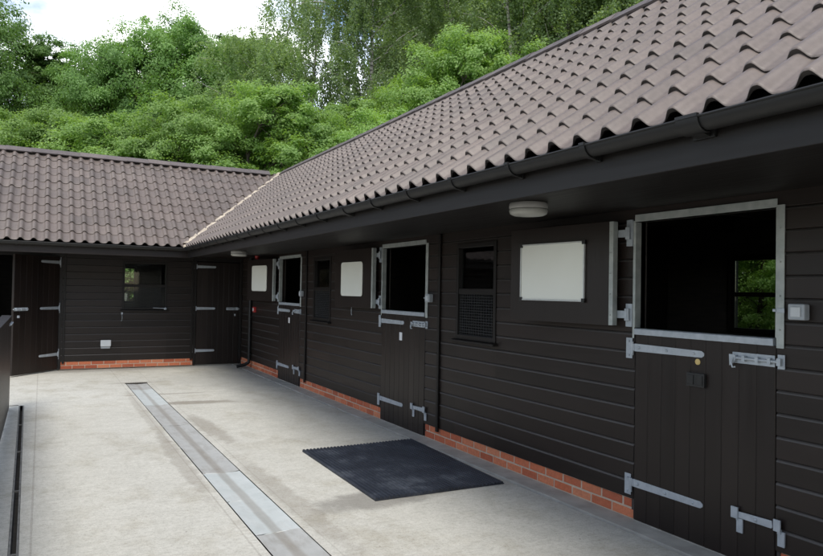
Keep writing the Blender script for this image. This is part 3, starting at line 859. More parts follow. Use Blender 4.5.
ridge_run(rm, (RX, YS, RZ + 0.012), (RX, RY - 0.05, RZ + 0.012), (1, 0, 0), 2)
ridge_run(rb, (XS, RY, RZ + 0.012), (RX - 0.05, RY, RZ + 0.012), (0, 1, 0), 3)
# mortar along the valley
r2 = random.Random(12); m = MB()
nv = 46; row = []
for i in range(nv + 1):
    t = i / nv; x = EX + RISE * t; y = EY + RISE * t; z = EZ + RISE * SLOPE * t
    wl = 0.070 * (0.7 + 0.5 * r2.random()) + 0.030 * (1 - t); wr = 0.060 * (0.6 + 0.5 * r2.random())
    h = 0.058 + 0.020 * r2.random() + 0.01 * (1 - t)
    row.append([(x - wl, y + wl, z + 0.010), (x - wl * 0.5, y + wl * 0.5, z + h), (x + wr * 0.5, y - wr * 0.5, z + h + 0.004), (x + wr, y - wr, z + 0.006)])
for i in range(nv):
    m.add(row[i] + row[i + 1], [(j, j + 1, 5 + j, 4 + j) for j in range(3)])
m.lathe([(0.075, 0.0), (0.066, 0.045), (0.035, 0.07), (0.006, 0.078)], (EX + 0.02, EY + 0.02, EZ - 0.01), 10)
m.lathe([(0.10, -0.03), (0.085, 0.05), (0.04, 0.085), (0.006, 0.09)], (RX - 0.03, RY - 0.03, RZ - 0.01), 10)
m.build('valley_mortar', 'valley', rm, smooth=60)

# fascias and soffits
m = MB(); m.box(2.452, 2.477, YS, EY + 0.05, 2.205, 2.395); m.build('fascia', 'trim', main, bevel=0.003)
m = MB(); m.box(2.4775, W - 0.010, YS, EY + 0.0545, SOF, SOF + 0.015); m.build('soffit', 'trim', main)
m = MB(); m.box(XS, 2.4765, EY + 0.0505, EY + 0.0755, 2.205, 2.395); m.build('fascia', 'clad_x', back, bevel=0.003)
m = MB(); m.box(XS, W - 0.010, EY + 0.0765, B - 0.010, SOF, SOF + 0.015); m.build('soffit', 'clad_x', back)

def gutter_profile(n=10, r=0.056, th=0.004):
    out = [(-r * math.cos(PI * i / n), -r * math.sin(PI * i / n)) for i in range(n + 1)]
    inn = [(q[0] * (1 - th / r), q[1] * (1 - th / r)) for q in out][::-1]
    lip = [(-r - 0.004, 0.0), (-r - 0.004, -0.010), (-r, -0.010)]
    return out, inn
out, inn = gutter_profile()
GX, GZ = 2.393, 2.386
m = MB(); m.prism([(GX + q[0], GZ + q[1]) for q in out + inn], 'y', YS, EY - 0.062); m.tube([(GX - 0.056, YS, GZ - 0.003), (GX - 0.056, EY - 0.062, GZ - 0.003)], 0.006, 8)
gm = m.build('gutter', 'plastic', main, smooth=40)
GY = EY - 0.007
m = MB(); m.prism([(GY + q[0], GZ + q[1]) for q in out + inn], 'x', XS, EX + 0.05); m.tube([(XS, GY - 0.056, GZ - 0.003), (EX - 0.06, GY - 0.056, GZ - 0.003)], 0.006, 8)
gb = m.build('gutter', 'plastic', back, smooth=40)
def bracket_mb(wide):
    m = MB(); w = 0.055 if wide else 0.018; R = 0.063
    ar = [(-R * math.cos(PI * i / 12), -R * math.sin(PI * i / 12)) for i in range(13)]
    ir = [(q[0] * 0.93, q[1] * 0.93) for q in ar][::-1]
    m.prism([(GX + q[0], GZ + q[1]) for q in ar + ir], 'y', -w, w)
    m.box(GX - 0.067, GX - 0.05, -w, w, GZ - 0.004, GZ + 0.010)
    m.box(2.438, 2.4515, -w, w, GZ - 0.075, GZ + 0.004)
    m.prism([(GX - 0.010, GZ - 0.060), (2.4515, GZ - 0.074), (2.4515, GZ - 0.040), (GX + 0.03, GZ - 0.052)], 'y', -w * 0.6, w * 0.6)
    return m
br = {}
for wide in (False, True):
    br[wide] = bracket_mb(wide).build('gutter_bracket', 'plastic', gm, origin=(GX, 0, GZ), smooth=40)
y = 2.0 - 0.63 * 7; idx = -7; first = {False: True, True: True}
while y < EY - 0.2:
    wide = idx % 6 == 0
    src = br[wide]
    c = src if first[wide] else dup(src)
    first[wide] = False
    c.location = Vector((GX, y, GZ)) - WLOC[gm.name]
    y += 0.63; idx += 1
for i, x in enumerate([-6.4 + 0.75 * j for j in range(12)]):
    c = dup(br[i % 5 == 2], gb); c.rotation_euler = (0, 0, PI / 2)
    c.location = Vector((x, GY, GZ)) - WLOC[gb.name]
# outlet and downpipe in the corner
m = MB()
m.tube([(3.80, 14.20, SOF - 0.01), (3.80, 14.20, 0.20), (3.79, 14.20, 0.13), (3.72, 14.20, 0.085), (3.55, 14.20, 0.05)], 0.034, 14)
dp = m.build('downpipe', 'plastic', main, smooth=50)
for z in (1.95, 1.05, 0.30):
    m = MB(); m.lathe([(0.041, -0.02), (0.041, 0.02)], (3.80, 14.20, z), 14); m.box(3.795, W - 0.001, 14.15, 14.25, z - 0.012, z + 0.012); m.build('pipe_clip', 'plastic', dp)

# cabin hooks hanging on the boards
def hook(parent, tf, a, z):
    m = MB(tf); m.box(a - 0.016, a + 0.016, 0.001, 0.008, z - 0.02, z + 0.02)
    m.tube([(a, 0.012, z), (a + 0.004, 0.016, z - 0.08), (a + 0.002, 0.016, z - 0.14), (a - 0.012, 0.016, z - 0.155), (a - 0.018, 0.016, z - 0.14)], 0.0045, 6)
    m.build('cabin_hook', 'galv', parent)
hook(main, tf_main, 8.98, 1.455); hook(back, tf_back, 1.44, 1.10)
m = MB(tf_back); m.tube([(2.02, 0.05, 1.215), (2.24, 0.06, 1.205)], 0.006, 6); m.lathe([(0.026, -0.02), (0.03, 0), (0.02, 0.02)], (2.26, 0.06, 1.20), 10)
m.build('window_stay', 'galv', back)
# roof trusses over the open-topped boxes
for y in (3.2, 4.4, 5.6, 7.9, 9.2):
    m = MB(); m.box(W + 0.12, RW - 0.12, y - 0.022, y + 0.022, 2.42, 2.54)
    for s in (-1, 1):
        m.prism([(RX + s * 2.35, 2.42), (RX + s * 2.35, 2.56), (RX, 4.28), (RX, 4.14)], 'y', y - 0.022, y + 0.022)
    m.build('roof_truss', 'inside', main)

# ------------------------------------------------------------------ fittings
def bulkhead(x, y, label):
    m = MB(); m.lathe([(0.100, 0.0), (0.128, -0.003), (0.134, -0.012), (0.134, -0.040), (0.130, -0.045)], (x, y, SOF - 0.0005), 40)
    o = m.build('bulkhead_lamp', 'lamp_grey', None, origin=(x, y, SOF - 0.09), smooth=40)
    m = MB(); m.lathe([(0.124, -0.0455), (0.131, -0.049), (0.133, -0.060), (0.127, -0.078), (0.105, -0.089), (0.02, -0.092)], (x, y, SOF - 0.0005), 40)
    m.build('diffuser', 'lamp', o, smooth=50)
    tag(o, label, 'lamp', 'round lamps under the eaves')
bulkhead(2.985, 3.90, 'round pale bulkhead lamp under the eaves beside the largest whiteboard')
bulkhead(2.945, 11.80, 'small looking round bulkhead lamp under the eaves by the far corner of the yard')

def switch(y, z, label):
    m = MB(tf_main); m.box(y - 0.050, y + 0.050, 0.001, 0.055, z - 0.046, z + 0.046)
    o = m.build('light_switch', 'switch', None, bevel=0.008)
    m = MB(tf_main); m.box(y - 0.030, y + 0.030, 0.0555, 0.062, z - 0.028, z + 0.028); m.build('rocker', 'switch_light', o, bevel=0.004)
    tag(o, label, 'switch', 'weatherproof light switches by the doors')
switch(2.472, 1.570, 'grey weatherproof light switch right of the nearest stable door')
switch(6.765, 1.575, 'grey weatherproof light switch on the boards beside the middle stable door')
switch(11.085, 1.575, 'grey weatherproof light switch on the boards beside the farthest stable door')
m = MB(tf_back); m.box(1.065, 1.235, 0.001, 0.055, 0.405, 0.56); o = m.build('power_socket', 'switch', None, bevel=0.01)
m = MB(tf_back); m.box(1.055, 1.245, 0.056, 0.085, 0.45, 0.575); m.build('lid', 'switch_light', o, bevel=0.01)
tag(o, 'pale grey covered power socket low on the far wall above the bricks', 'power socket')
m = MB(tf_main); m.box(13.90, 14.01, 0.001, 0.05, 1.165, 1.275); o = m.build('call_point', 'red', None, bevel=0.006)
m = MB(tf_main); m.box(13.925, 13.985, 0.0505, 0.054, 1.19, 1.25); m.build('front_plate', 'paper', o)
tag(o, 'small red fire call point on the boards beside the corner downpipe', 'fire call point')
m = MB(); m.lathe([(0.05, 0), (0.05, -0.025), (0.042, -0.05), (0.02, -0.065), (0.004, -0.068)], (3.70, 13.38, SOF - 0.0005), 18)
o = m.build('alarm_beacon', 'red', None, smooth=50); tag(o, 'tiny red alarm beacon under the eaves above the farthest whiteboard', 'alarm beacon')

# ------------------------------------------------------------------ rubber mat
C4 = [Vector((2.345, 4.955, 0)), Vector((3.565, 4.945, 0)), Vector((3.650, 6.79, 0)), Vector((2.375, 6.765, 0))]
m = MB()
def matp(u, v, z):
    p = (C4[0] * (1 - u) + C4[1] * u) * (1 - v) + (C4[3] * (1 - u) + C4[2] * u) * v
    return (p.x, p.y, z)
nr = 34; prof = []
for i in range(nr):
    for t, z in ((0.0, 0.006), (0.16, 0.0205), (0.28, 0.0225), (0.56, 0.0225), (0.68, 0.0205), (0.84, 0.006)): prof.append(((i + t) / nr, z))
prof.append((1.0, 0.006)); n = len(prof)
r2 = random.Random(5)
vs = []; NV = 12
for j in range(NV + 1):
    v = j / NV
    for u, z in prof: vs.append(matp(u, v, z + 0.004 + 0.0015 * math.sin(5 * u + 3 * v)))
for u, z in prof: vs.append(matp(u, 0, 0.001))
for u, z in prof: vs.append(matp(u, 1, 0.001))
fs = [(j * n + i, j * n + i + 1, (j + 1) * n + i + 1, (j + 1) * n + i) for j in range(NV) for i in range(n - 1)]
b0 = (NV + 1) * n
fs += [(b0 + i, b0 + i + 1, i + 1, i) for i in range(n - 1)]
fs += [(NV * n + i, NV * n + i + 1, b0 + n + i + 1, b0 + n + i) for i in range(n - 1)]
m.add(vs, fs)
o = m.build('rubber_mat', 'rubber', None); tag(o, 'black ribbed rubber mat lying on the concrete before the middle stable door', 'mat')

# ------------------------------------------------------------------ drains
ch = empty('channel_drain', (1.46, 6, 0), 'wide galvanised drain channel with silted cover plates set lengthwise in the concrete yard', 'drain')
cuts = [-3.0, -1.4, 0.2, 1.6, 3.1, 4.62, 5.42, 6.32, 7.5, 8.7, 9.5, 10.28, 11.9, 12.60]
for i, (p, q) in enumerate(zip(cuts[:-1], cuts[1:])):
    m = MB(); clean = 4.5 < p < 6.0 or 10.2 < p < 11
    dz = rnd.uniform(-0.002, 0.002)
    xs = [1.304, 1.33, 1.39, 1.462, 1.534, 1.594, 1.621]; zz = [0.001, -0.002, -0.006, -0.009, -0.006, -0.002, 0.001]
    ys = [p + 0.004, q - 0.004]; v = []
    # plate ends are cut slightly out of square
    for e, yy in enumerate(ys):
        for jx, (x, z) in enumerate(zip(xs, zz)): v.append((x, yy + 0.03 * math.sin(jx * 0.9 + i + e * 0) * (0.6 if 3.5 < yy < 7 else 0.2), z + dz))
    for e, yy in enumerate(ys):
        for x, z in zip(xs, zz): v.append((x, yy, z + dz - 0.02))
    k7 = 7
    f = [(j, j + 1, k7 + j + 1, k7 + j) for j in range(6)] + [(2 * k7 + j, 2 * k7 + j + 1, j + 1, j) for j in range(6)] + [(k7 + j, k7 + j + 1, 3 * k7 + j + 1, 3 * k7 + j) for j in range(6)]
    m.add(v, f)
    m.build('cover_plate', 'plate' if clean else 'plate_dirty', ch, recalc=True)
m = MB(); m.box(1.285, 1.64, 12.625, 12.70, 0.001, 0.006)
for i in range(9): m.box(1.30 + i * 0.037, 1.315 + i * 0.037, 12.635, 12.69, 0.006, 0.0085)
m.build('end_grate', 'dark', ch)
sl = empty('slot_drain', (-0.15, 6, 0), 'narrow steel edged slot drain running along the foot of the black fence', 'drain')
for s in (-1, 1):
    m = MB(); v = []
    for yy in (YS, 10.84):
        c = drain_x(yy)
        for x in sorted((s * 0.028, s * 0.016)): v += [(c + x, yy, -0.05), (c + x, yy, 0.003)]
    m.add(v, [(0, 1, 5, 4), (2, 3, 7, 6), (1, 3, 7, 5), (0, 2, 3, 1), (4, 6, 7, 5)]); m.build('edge_rail', 'rail_grime', sl)
for yy in [9.4 - 1.5 * j for j in range(8)]:
    m = MB(); c = drain_x(yy); m.box(c - 0.0155, c + 0.0155, yy - 0.012, yy + 0.012, -0.012, 0.0005); m.build('spacer', 'rail_grime', sl)
m = MB(); m.box(-0.345, -0.235, 10.86, 10.885, 0.001, 0.005); m.build('branch_slot', 'dark', sl)

# ------------------------------------------------------------------ fence at the left edge
FX = -0.335
fe = empty('board_fence', (FX, 4, 0), 'black vertical board fence with a steel bolt at the left edge of the yard', 'fence')
m = MB(lambda a, n, z: (FX + n, a, z)); boards(m, -3.0, 10.54, -0.018, 0.0, 0.03, 1.225, 90, gd=0.012, gw=0.012, seed=9); m.build('boards', 'door', fe)
for yy in (-2.9, -0.5, 1.9, 4.3, 6.7, 9.1, 10.49):
    m = MB(); m.box(FX - 0.115, FX - 0.020, yy - 0.05, yy + 0.05, 0.0, 1.24); m.build('post', 'trim', fe, bevel=0.004)
m = MB(); m.box(FX - 0.11, FX + 0.006, -3.0, 10.545, 1.2265, 1.238); m.build('cap_strip', 'trim', fe, bevel=0.003)
m = MB(); m.box(FX + 0.001, FX + 0.008, 9.9, 10.50, 1.13, 1.16); m.tube([(FX + 0.016, 9.9, 1.145), (FX + 0.016, 10.56, 1.145)], 0.008, 8); m.build('gate_bolt', 'galv', fe)

# ------------------------------------------------------------------ trees
F_PX = 696.27; YAW = 0.4882
CF = (math.sin(YAW), math.cos(YAW)); CR = (math.cos(YAW), -math.sin(YAW))
def spot(px, depth):
    r = (px - 411.5) / F_PX * depth
    return (CR[0] * r + CF[0] * depth, CR[1] * r + CF[1] * depth)

def leaves_mesh(name, P, Nrm, size, tint, mat, rng, aspect=0.62):
    """diamond leaves: centre points P, facing normals Nrm"""
    n = len(P)
    Nrm = Nrm / (np.linalg.norm(Nrm, axis=1, keepdims=True) + 1e-9)
    t = rng.normal(size=(n, 3)); t -= (t * Nrm).sum(1, keepdims=True) * Nrm
    t /= (np.linalg.norm(t, axis=1, keepdims=True) + 1e-9)
    b = np.cross(Nrm, t)
    s = (size * rng.uniform(0.65, 1.3, n))[:, None]
    V = np.stack([P - t * s * 0.5, P + b * s * 0.5 * aspect + Nrm * s * 0.06, P + t * s * 0.5, P - b * s * 0.5 * aspect + Nrm * s * 0.06], 1).reshape(-1, 3)
    me = bpy.data.meshes.new(name)
    me.vertices.add(4 * n); me.vertices.foreach_set('co', V.astype(np.float32).ravel())
    me.loops.add(4 * n); me.loops.foreach_set('vertex_index', np.arange(4 * n, dtype=np.int32))
    me.polygons.add(n); me.polygons.foreach_set('loop_start', np.arange(0, 4 * n, 4, dtype=np.int32)); me.polygons.foreach_set('loop_total', np.full(n, 4, np.int32))
    at = me.attributes.new('tint', 'FLOAT', 'FACE'); at.data.foreach_set('value', np.clip(tint, 0, 1).astype(np.float32))
    me.update(calc_edges=True); me.validate(); me.materials.append(M[mat])
    return me

def limb(m, p0, p1, r0, r1, rng, sag=0.0, seg=5, n=6):
    p0, p1 = np.array(p0, float), np.array(p1, float); d = p1 - p0; L_ = np.linalg.norm(d)
    pts = []; rr = []
    off = rng.normal(size=3) * L_ * 0.06
    for i in range(seg + 1):
        t = i / seg
        q = p0 + d * t + off * math.sin(PI * t) + np.array([0, 0, -sag * L_ * math.sin(PI * t) + 0.10 * L_ * math.sin(PI * t)])
        pts.append(tuple(q)); rr.append(r0 + (r1 - r0) * t)
    m.tube(pts, rr, n, cap=False); return pts

def broadleaf(seed, H, R, base, nl, ncl, per, lsize, mat, trunk_r, stems=1, spire=False, name='tree'):
    """crown made of lobes; each lobe carries flattened sprays of leaves"""
    rng = np.random.default_rng(seed)
    m = MB(); lobes = []
    zc = (base + H) / 2
    for i in range(nl):
        a = 2 * PI * (i * 0.381966 + rng.uniform(-0.04, 0.04)); t = (i + 0.5) / nl
        z = base + (H - base) * (0.12 + 0.78 * t) 
        f = math.sin(PI * min(0.98, 0.16 + 0.80 * t)) ** 0.8 if not spire else (1.02 - t) ** 0.75
        rr = R * f * rng.uniform(0.45, 0.80)
        lr = R * rng.uniform(0.30, 0.48) * (0.75 if spire else 1) * (1 - 0.25 * t)
        lobes.append((np.array([rr * math.cos(a), rr * math.sin(a), min(z, H - lr * 0.8)]), lr))
    lobes.append((np.array([rng.uniform(-.1, .1) * R, rng.uniform(-.1, .1) * R, H - R * 0.28]), R * 0.30))
    stemp = []
    for s in range(stems):
        a = 2 * PI * s / stems + 0.4; sp = 0.0 if stems == 1 else 0.45 * R
        p0 = (0.12 * stems * math.cos(a) * (stems > 1), 0.12 * stems * math.sin(a) * (stems > 1), -0.15)
        p1 = (sp * math.cos(a) * 0.6, sp * math.sin(a) * 0.6, base + (H - base) * 0.75)
        stemp.append(limb(m, p0, p1, trunk_r, trunk_r * 0.28, rng, seg=8, n=9))
    P = []; NN = []; T = []
    for c, lr in lobes:
        st = stemp[int(rng.integers(len(stemp)))]
        k = min(len(st) - 2, max(1, int(len(st) * max(0.12, (c[2] - lr * 1.2) / max(H * 0.85, 0.1)))))
        lp = limb(m, st[k], tuple(c), trunk_r * 0.38, trunk_r * 0.10, rng)
        lt = rng.normal(0, 0.10)
        for q in range(ncl):
            v = rng.normal(size=3); v[2] = abs(v[2]) * 0.9 - 0.25 if rng.random() < 0.8 else v[2]; v /= np.linalg.norm(v)
            cc = c + v * lr * rng.uniform(0.45, 1.28) * np.array([1.1, 1.1, 0.85])
            cr = lr * rng.uniform(0.17, 0.38)
            if q % 4 == 0: limb(m, lp[3], tuple(cc), trunk_r * 0.09, 0.008, rng, seg=3, n=4)
            n = int(per * rng.uniform(0.6, 1.4))
            d = rng.normal(size=(n, 3)); d /= np.linalg.norm(d, axis=1, keepdims=True)
            rad = rng.random((n, 1)) ** 0.45 * cr * rng.uniform(0.8, 1.25, (n, 1))
            pts = cc + d * rad * np.array([1.25, 1.25, 0.66])
            pts[:, 2] -= 0.20 * (np.linalg.norm((pts - cc)[:, :2], axis=1) ** 2) / cr
            P.append(pts); NN.append(d * 0.5 + v * 0.75 + np.array([0, 0, 0.55]) + rng.normal(size=(n, 3)) * 0.45)
            T.append(np.full(n, 0.5 + lt + rng.normal(0, 0.12)) + rng.normal(0, 0.14, n))
    P = np.concatenate(P); NN = np.concatenate(NN); T = np.concatenate(T)
    return leaves_mesh(name + '_crown', P, NN, lsize, T, mat, rng), m, 'trunk'

def birch(seed, H, R, base, nbr, strands, per, lsize, trunk_r, mat='leaf_birch', lean=0.0):
    rng = np.random.default_rng(seed); m = MB()
    tr = limb(m, (0, 0, -0.2), (lean, rng.uniform(-.4, .4), H * 0.97), trunk_r, 0.02, rng, seg=12, n=10)
    P = []; NN = []; T = []
    for b in range(nbr):
        t = base / H + (0.98 - base / H) * (b + rng.random()) / nbr
        k = t * 12; i = min(int(k), 11); p0 = np.array(tr[i]) * (1 - (k - i)) + np.array(tr[i + 1]) * (k - i)
        a = b * 2.39996 + rng.uniform(-.3, .3)
        prof = math.sin(PI * min(1, 0.22 + 0.78 * (t * H - base) / (H - base) * 0.98)) ** 0.7
        ln = R * (0.35 + 0.65 * prof) * rng.uniform(0.7, 1.15)
        p1 = p0 + np.array([math.cos(a) * ln, math.sin(a) * ln, ln * rng.uniform(0.25, 0.7)])
        lp = limb(m, tuple(p0), tuple(p1), trunk_r * 0.30 * (1.1 - t), 0.012, rng, seg=5, n=5)
        bt = rng.normal(0, 0.10)
        for s in range(strands):
            u = rng.uniform(0.25, 1.0); kk = u * 5; j = min(int(kk), 4)
            q = np.array(lp[j]) * (1 - (kk - j)) + np.array(lp[j + 1]) * (kk - j)
            dl = rng.uniform(0.5, 2.0) * (0.6 + 0.5 * prof)
            out = rng.normal(size=3) * 0.45; out[2] = 0
            n = int(per * rng.uniform(0.6, 1.4) * dl)
            w = rng.random(n)
            pts = q + out[None, :] * np.sqrt(w)[:, None] + np.array([0, 0, -1.0])[None, :] * (w * dl)[:, None] + rng.normal(size=(n, 3)) * 0.075
            P.append(pts); NN.append(rng.normal(size=(n, 3)) + np.array([0, 0, 0.5])); T.append(np.full(n, 0.5 + bt) + rng.normal(0, 0.16, n))
    P = np.concatenate(P); NN = np.concatenate(NN); T = np.concatenate(T)
    return leaves_mesh('birch_crown', P, NN, lsize, T, mat, rng, 0.75), m, 'birch'

VAR = {}
def variant(key, H, made):
    leaves, m, bark = made
    m2 = bpy.data.meshes.new(key + '_trunk'); m2.from_pydata(m.v, [], m.f)
    m2.materials.append(M[bark])
    for p in m2.polygons: p.use_smooth = True
    VAR[key] = (leaves, m2, H)
variant('hazel_a', 8.0, broadleaf(21, 8.0, 3.6, 0.9, 18, 34, 270, 0.080, 'leaf_hazel', 0.11, stems=4))
variant('hazel_b', 8.0, broadleaf(22, 8.0, 3.4, 0.7, 17, 34, 270, 0.080, 'leaf_hazel', 0.10, stems=5))
variant('hazel_c', 8.0, broadleaf(23, 8.0, 3.0, 0.9, 16, 35, 270, 0.078, 'leaf_hazel', 0.13, stems=3))
variant('oak_a', 14.0, broadleaf(31, 14.0, 6.0, 2.8, 26, 36, 230, 0.120, 'leaf_oak', 0.32))
variant('oak_b', 14.0, broadleaf(32, 14.0, 5.0, 2.4, 24, 36, 230, 0.118, 'leaf_oak', 0.28))
variant('spire', 13.0, broadleaf(33, 13.0, 3.3, 2.2, 22, 32, 200, 0.115, 'leaf_oak', 0.22, spire=True))
variant('birch_a', 19.0, birch(41, 19.0, 3.8, 4.0, 60, 17, 70, 0.105, 0.17))
variant('birch_b', 19.0, birch(42, 19.0, 3.4, 3.0, 56, 17, 70, 0.105, 0.15, lean=0.8))
variant('birch_thin', 18.0, birch(43, 18.0, 2.4, 6.0, 34, 10, 46, 0.100, 0.13, lean=-0.5))
variant('willow', 17.0, birch(44, 17.0, 4.8, 2.0, 84, 19, 70, 0.110, 0.22))

NAMES = {'hazel': ('hazel_tree', 'tree'), 'oak': ('oak_tree', 'tree'), 'spire': ('spire_tree', 'tree'), 'birch': ('birch_tree', 'birch tree'), 'willow': ('weeping_tree', 'tree')}
GROUPS = {'hazel': 'light green bushy trees close behind the roofs', 'oak': 'dark broad trees of the wood', 'spire': 'dark broad trees of the wood', 'birch': 'birches of the wood', 'willow': 'birches of the wood'}
def plant(key, px, depth, H, label, wide=1.0, rot=None, group=None):
    leaves, trunk, h0 = VAR[key]; x, y = spot(px, depth)
    kind = key.split('_')[0]
    nm, cat = NAMES[kind]
    o = empty(nm, (x, y, -0.1), label, cat, group or GROUPS[kind], rotz=rnd.uniform(0, 6.28) if rot is None else rot)
    s = H / h0; o.scale = (s * wide, s * wide, s)
    for n_, me in (('trunk', trunk), ('crown', leaves)):
        c = bpy.data.objects.new(n_, me); COL.objects.link(c); c.parent = o
    return o
#TREES
# near belt, just behind the rear range
plant('hazel_a', -38, 25.5, 8.0, 'light green bushy tree behind the roof at the left end of the row')
plant('hazel_b', 38, 24.0, 7.9, 'light green bushy tree behind the cross range, below the spire shaped tree', 1.05)
plant('hazel_c', 112, 23.6, 7.4, 'light green bushy tree behind the cross range, below the dark tree with a sky gap', 1.25)
plant('hazel_a', 182, 23.0, 8.0, 'light green bushy tree behind the cross range, below the broadest dark tree', 1.0)
plant('hazel_b', 262, 22.6, 8.4, 'tallest light green bushy tree above the point where the two ridges meet', 1.1)
plant('hazel_c', 352, 25.5, 8.9, 'light green bushy tree right of the bright sky gap', 0.95)
plant('hazel_a', 398, 21.5, 7.4, 'light green bushy tree low behind the ridge, below the bright round crown', 0.95)
plant('hazel_b', 452, 26.0, 11.6, 'bright green tree with a round crown standing in front of the birches', 0.85)
plant('hazel_c', 540, 25.0, 10.5, 'green bushy tree low behind the ridge in front of the willow like crown', 0.9)
# second row
plant('oak_a', -66, 33.0, 16.4, 'tall dark tree rising out of the picture at the left edge', 0.85)
plant('spire', 46, 35.0, 14.2, 'dark spire shaped tree with its pointed top against the white sky', 0.95)
plant('birch_thin', 76, 37.0, 12.4, 'thin sparse tree in the gap beside the spire shaped tree', 0.7)
plant('oak_b', 104, 34.0, 13.9, 'dark round tree with a small sky gap in its crown', 0.72)
plant('oak_a', 172, 35.0, 15.2, 'broadest dark tree of the wood, domed against the white sky', 0.82)
plant('spire', 236, 39.0, 16.3, 'dark upright tree half behind the pale feathery birch', 1.15)
# birches
plant('birch_b', 268, 31.0, 13.2, 'pale feathery birch right of the dark trees, its top in the blue sky', 1.05)
plant('birch_thin', 287, 38.0, 20.0, 'slender birch with a wispy top at the edge of the white sky', 1.0)
plant('birch_thin', 322, 33.0, 19.0, 'slender white stemmed birch standing left of the bright sky gap', 0.9)
plant('birch_a', 374, 31.5, 19.0, 'tall birch with drooping sprays right of the bright sky gap', 0.85)
plant('birch_b', 428, 34.0, 19.5, 'tall birch with drooping sprays directly behind the bright round crown', 0.9)
plant('birch_thin', 490, 28.0, 19.0, 'bare white birch trunk standing clear right of the bright round crown', 1.0)
plant('willow', 566, 29.5, 17.5, 'wide willow like crown of fine hanging leaves above the ridge', 0.95)
plant('birch_a', 640, 28.0, 18.5, 'fine leaved birch behind the highest part of the ridge', 0.95)
plant('willow', 735, 27.0, 18.0, 'fine leaved weeping tree behind the nearest roof slope', 0.9)
plant('birch_b', 402, 43.0, 21.5, 'birch in the second line, between two drooping birches', 1.2, group='second line of birches')
plant('willow', 462, 41.0, 22.0, 'broad birch in the second line, left of the bare white trunk', 1.0, group='second line of birches')
plant('birch_a', 520, 40.0, 22.5, 'birch in the second line, right of the bare white trunk', 1.1, group='second line of birches')
plant('willow', 600, 39.0, 22.0, 'broad birch in the second line, behind the willow like crown', 1.1, group='second line of birches')
plant('willow', 690, 37.0, 22.0, 'broad birch in the second line, behind the highest part of the ridge', 1.1, group='second line of birches')
# deep wood
deep = [('oak_b', -90, 46, 15), ('oak_a', 20, 50, 14), ('oak_b', 130, 52, 15), ('oak_a', 225, 54, 14.5), ('oak_b', 405, 46, 13.5), ('oak_a', 455, 48, 17), ('oak_b', 540, 44, 17), ('oak_a', 630, 42, 17), ('oak_b', 720, 40, 16)]
for i, (k_, px, d, h) in enumerate(deep):
    plant(k_, px, d, h, 'dark tree deep in the wood behind the front trees', group='trees deep in the wood')
# unseen trees added behind the viewer to darken the reflections in the panes
for i, (k_, x, y, h) in enumerate((('oak_a', -16, -24, 13), ('oak_b', -6, -27, 14), ('oak_a', 4, -25, 12.5), ('oak_b', 13, -28, 14))):
    leaves, trunk, h0 = VAR[k_]
    o = empty('oak_tree', (x, y, -0.1), 'dark broad tree added unseen behind the viewer to darken the pane reflections', 'tree', 'unseen trees added behind the viewer', rotz=i * 1.7)
    s = h / h0; o.scale = (s, s, s)
    for n_, me in (('trunk', trunk), ('crown', leaves)):
        c = bpy.data.objects.new(n_, me); COL.objects.link(c); c.parent = o
# undergrowth seen through the stable's back window
for k_, x, y, h in (('hazel_a', 11.6, 8.6, 4.2), ('hazel_b', 13.4, 11.0, 5.0), ('hazel_c', 10.9, 6.3, 3.6)):
    leaves, trunk, h0 = VAR[k_]
    o = empty('leafy_shrub', (x, y, -0.1), 'leafy shrub outside the back window of the nearest stable', 'shrub', 'shrubs seen through the stable window', rotz=rnd.uniform(0, 6))
    s = h / h0; o.scale = (s, s, s)
    for n_, me in (('trunk', trunk), ('crown', leaves)):
        c = bpy.data.objects.new(n_, me); COL.objects.link(c); c.parent = o

# ------------------------------------------------------------------ light
EL, AZ = math.radians(56), math.radians(203)     # azimuth clockwise from +Y
sd = Vector((math.sin(AZ) * math.cos(EL), math.cos(AZ) * math.cos(EL), math.sin(EL)))
sl_ = bpy.data.lights.new('sun', 'SUN'); sl_.energy = 1.5; sl_.angle = math.radians(24); sl_.color = (1.0, 0.95, 0.87)
so = bpy.data.objects.new('sun', sl_); COL.objects.link(so); so.rotation_euler = (-sd).to_track_quat('-Z', 'Y').to_euler(); so.location = (0, 0, 30)

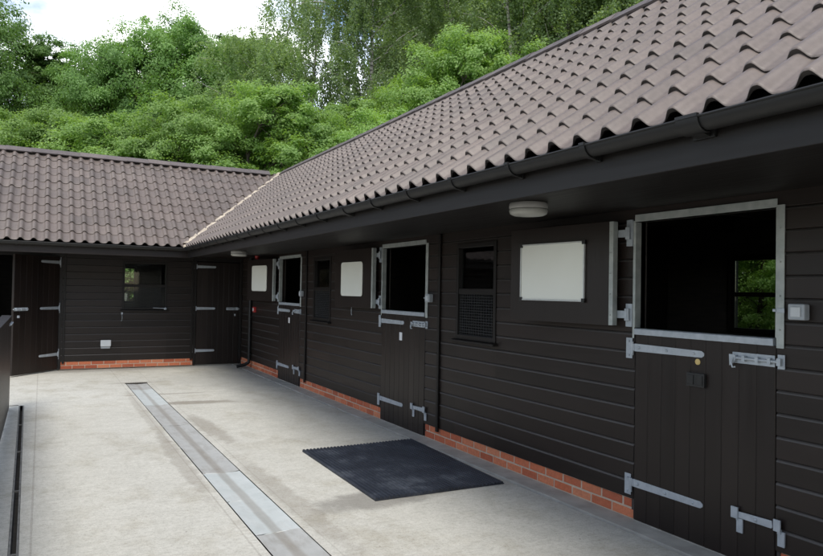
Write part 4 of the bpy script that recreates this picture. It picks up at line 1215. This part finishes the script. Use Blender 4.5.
w = bpy.data.worlds.new('World'); SC.world = w; w.use_nodes = True
nt = w.node_tree; bg = nt.nodes['Background']
sky = N(nt, 'ShaderNodeTexSky', sky_type='NISHITA'); sky.sun_disc = False; sky.sun_elevation = EL; sky.sun_rotation = AZ
tc = N(nt, 'ShaderNodeTexCoord')
nz = noise(nt, scaled(nt, tc.outputs['Generated'], (1.0, 1.0, 2.2), (1.15, 0.4, 0.0)), 2.6, 7, 0.55)
cl = ramp(nt, nz.outputs[0], [(0.475, (0, 0, 0)), (0.645, (1, 1, 1))])
shade = noise(nt, scaled(nt, tc.outputs['Generated'], (1, 1, 2)), 5, 5)
cc = ramp(nt, shade.outputs[0], [(0.3, (9.0, 9.3, 9.7)), (0.7, (12.5, 12.5, 12.4))])
L(nt, mixc(nt, cl.outputs[0], sky.outputs[0], cc.outputs[0]), bg.inputs['Color'])
bg.inputs['Strength'].default_value = 0.10

# ------------------------------------------------------------------ camera
cam = bpy.data.cameras.new('camera'); co = bpy.data.objects.new('camera', cam); COL.objects.link(co)
cam.sensor_width = 36; cam.lens = F_PX / 823 * 36; cam.clip_start = 0.05; cam.clip_end = 1000
c_, s_ = math.cos(YAW), math.sin(YAW); cp, sp = math.cos(0.0188), math.sin(0.0188); cr, sr = math.cos(0.0177), math.sin(0.0177)
r_ = Vector((c_, -s_, 0)); u_ = Vector((-sp * s_, -sp * c_, cp)); f_ = Vector((cp * s_, cp * c_, sp))
Rv = cr * r_ + sr * u_; Uv = -sr * r_ + cr * u_
mw = Matrix(((Rv.x, Uv.x, -f_.x, 0), (Rv.y, Uv.y, -f_.y, 0), (Rv.z, Uv.z, -f_.z, 1.65), (0, 0, 0, 1)))
co.matrix_world = mw; SC.camera = co
vs_ = SC.view_settings; vs_.view_transform = 'Standard'; vs_.look = 'None'; vs_.exposure = 1.12; vs_.gamma = 1.0; vs_.use_curve_mapping = False
SC.cycles.max_bounces = 8; SC.cycles.transparent_max_bounces = 12
SC.cycles.use_denoising = True
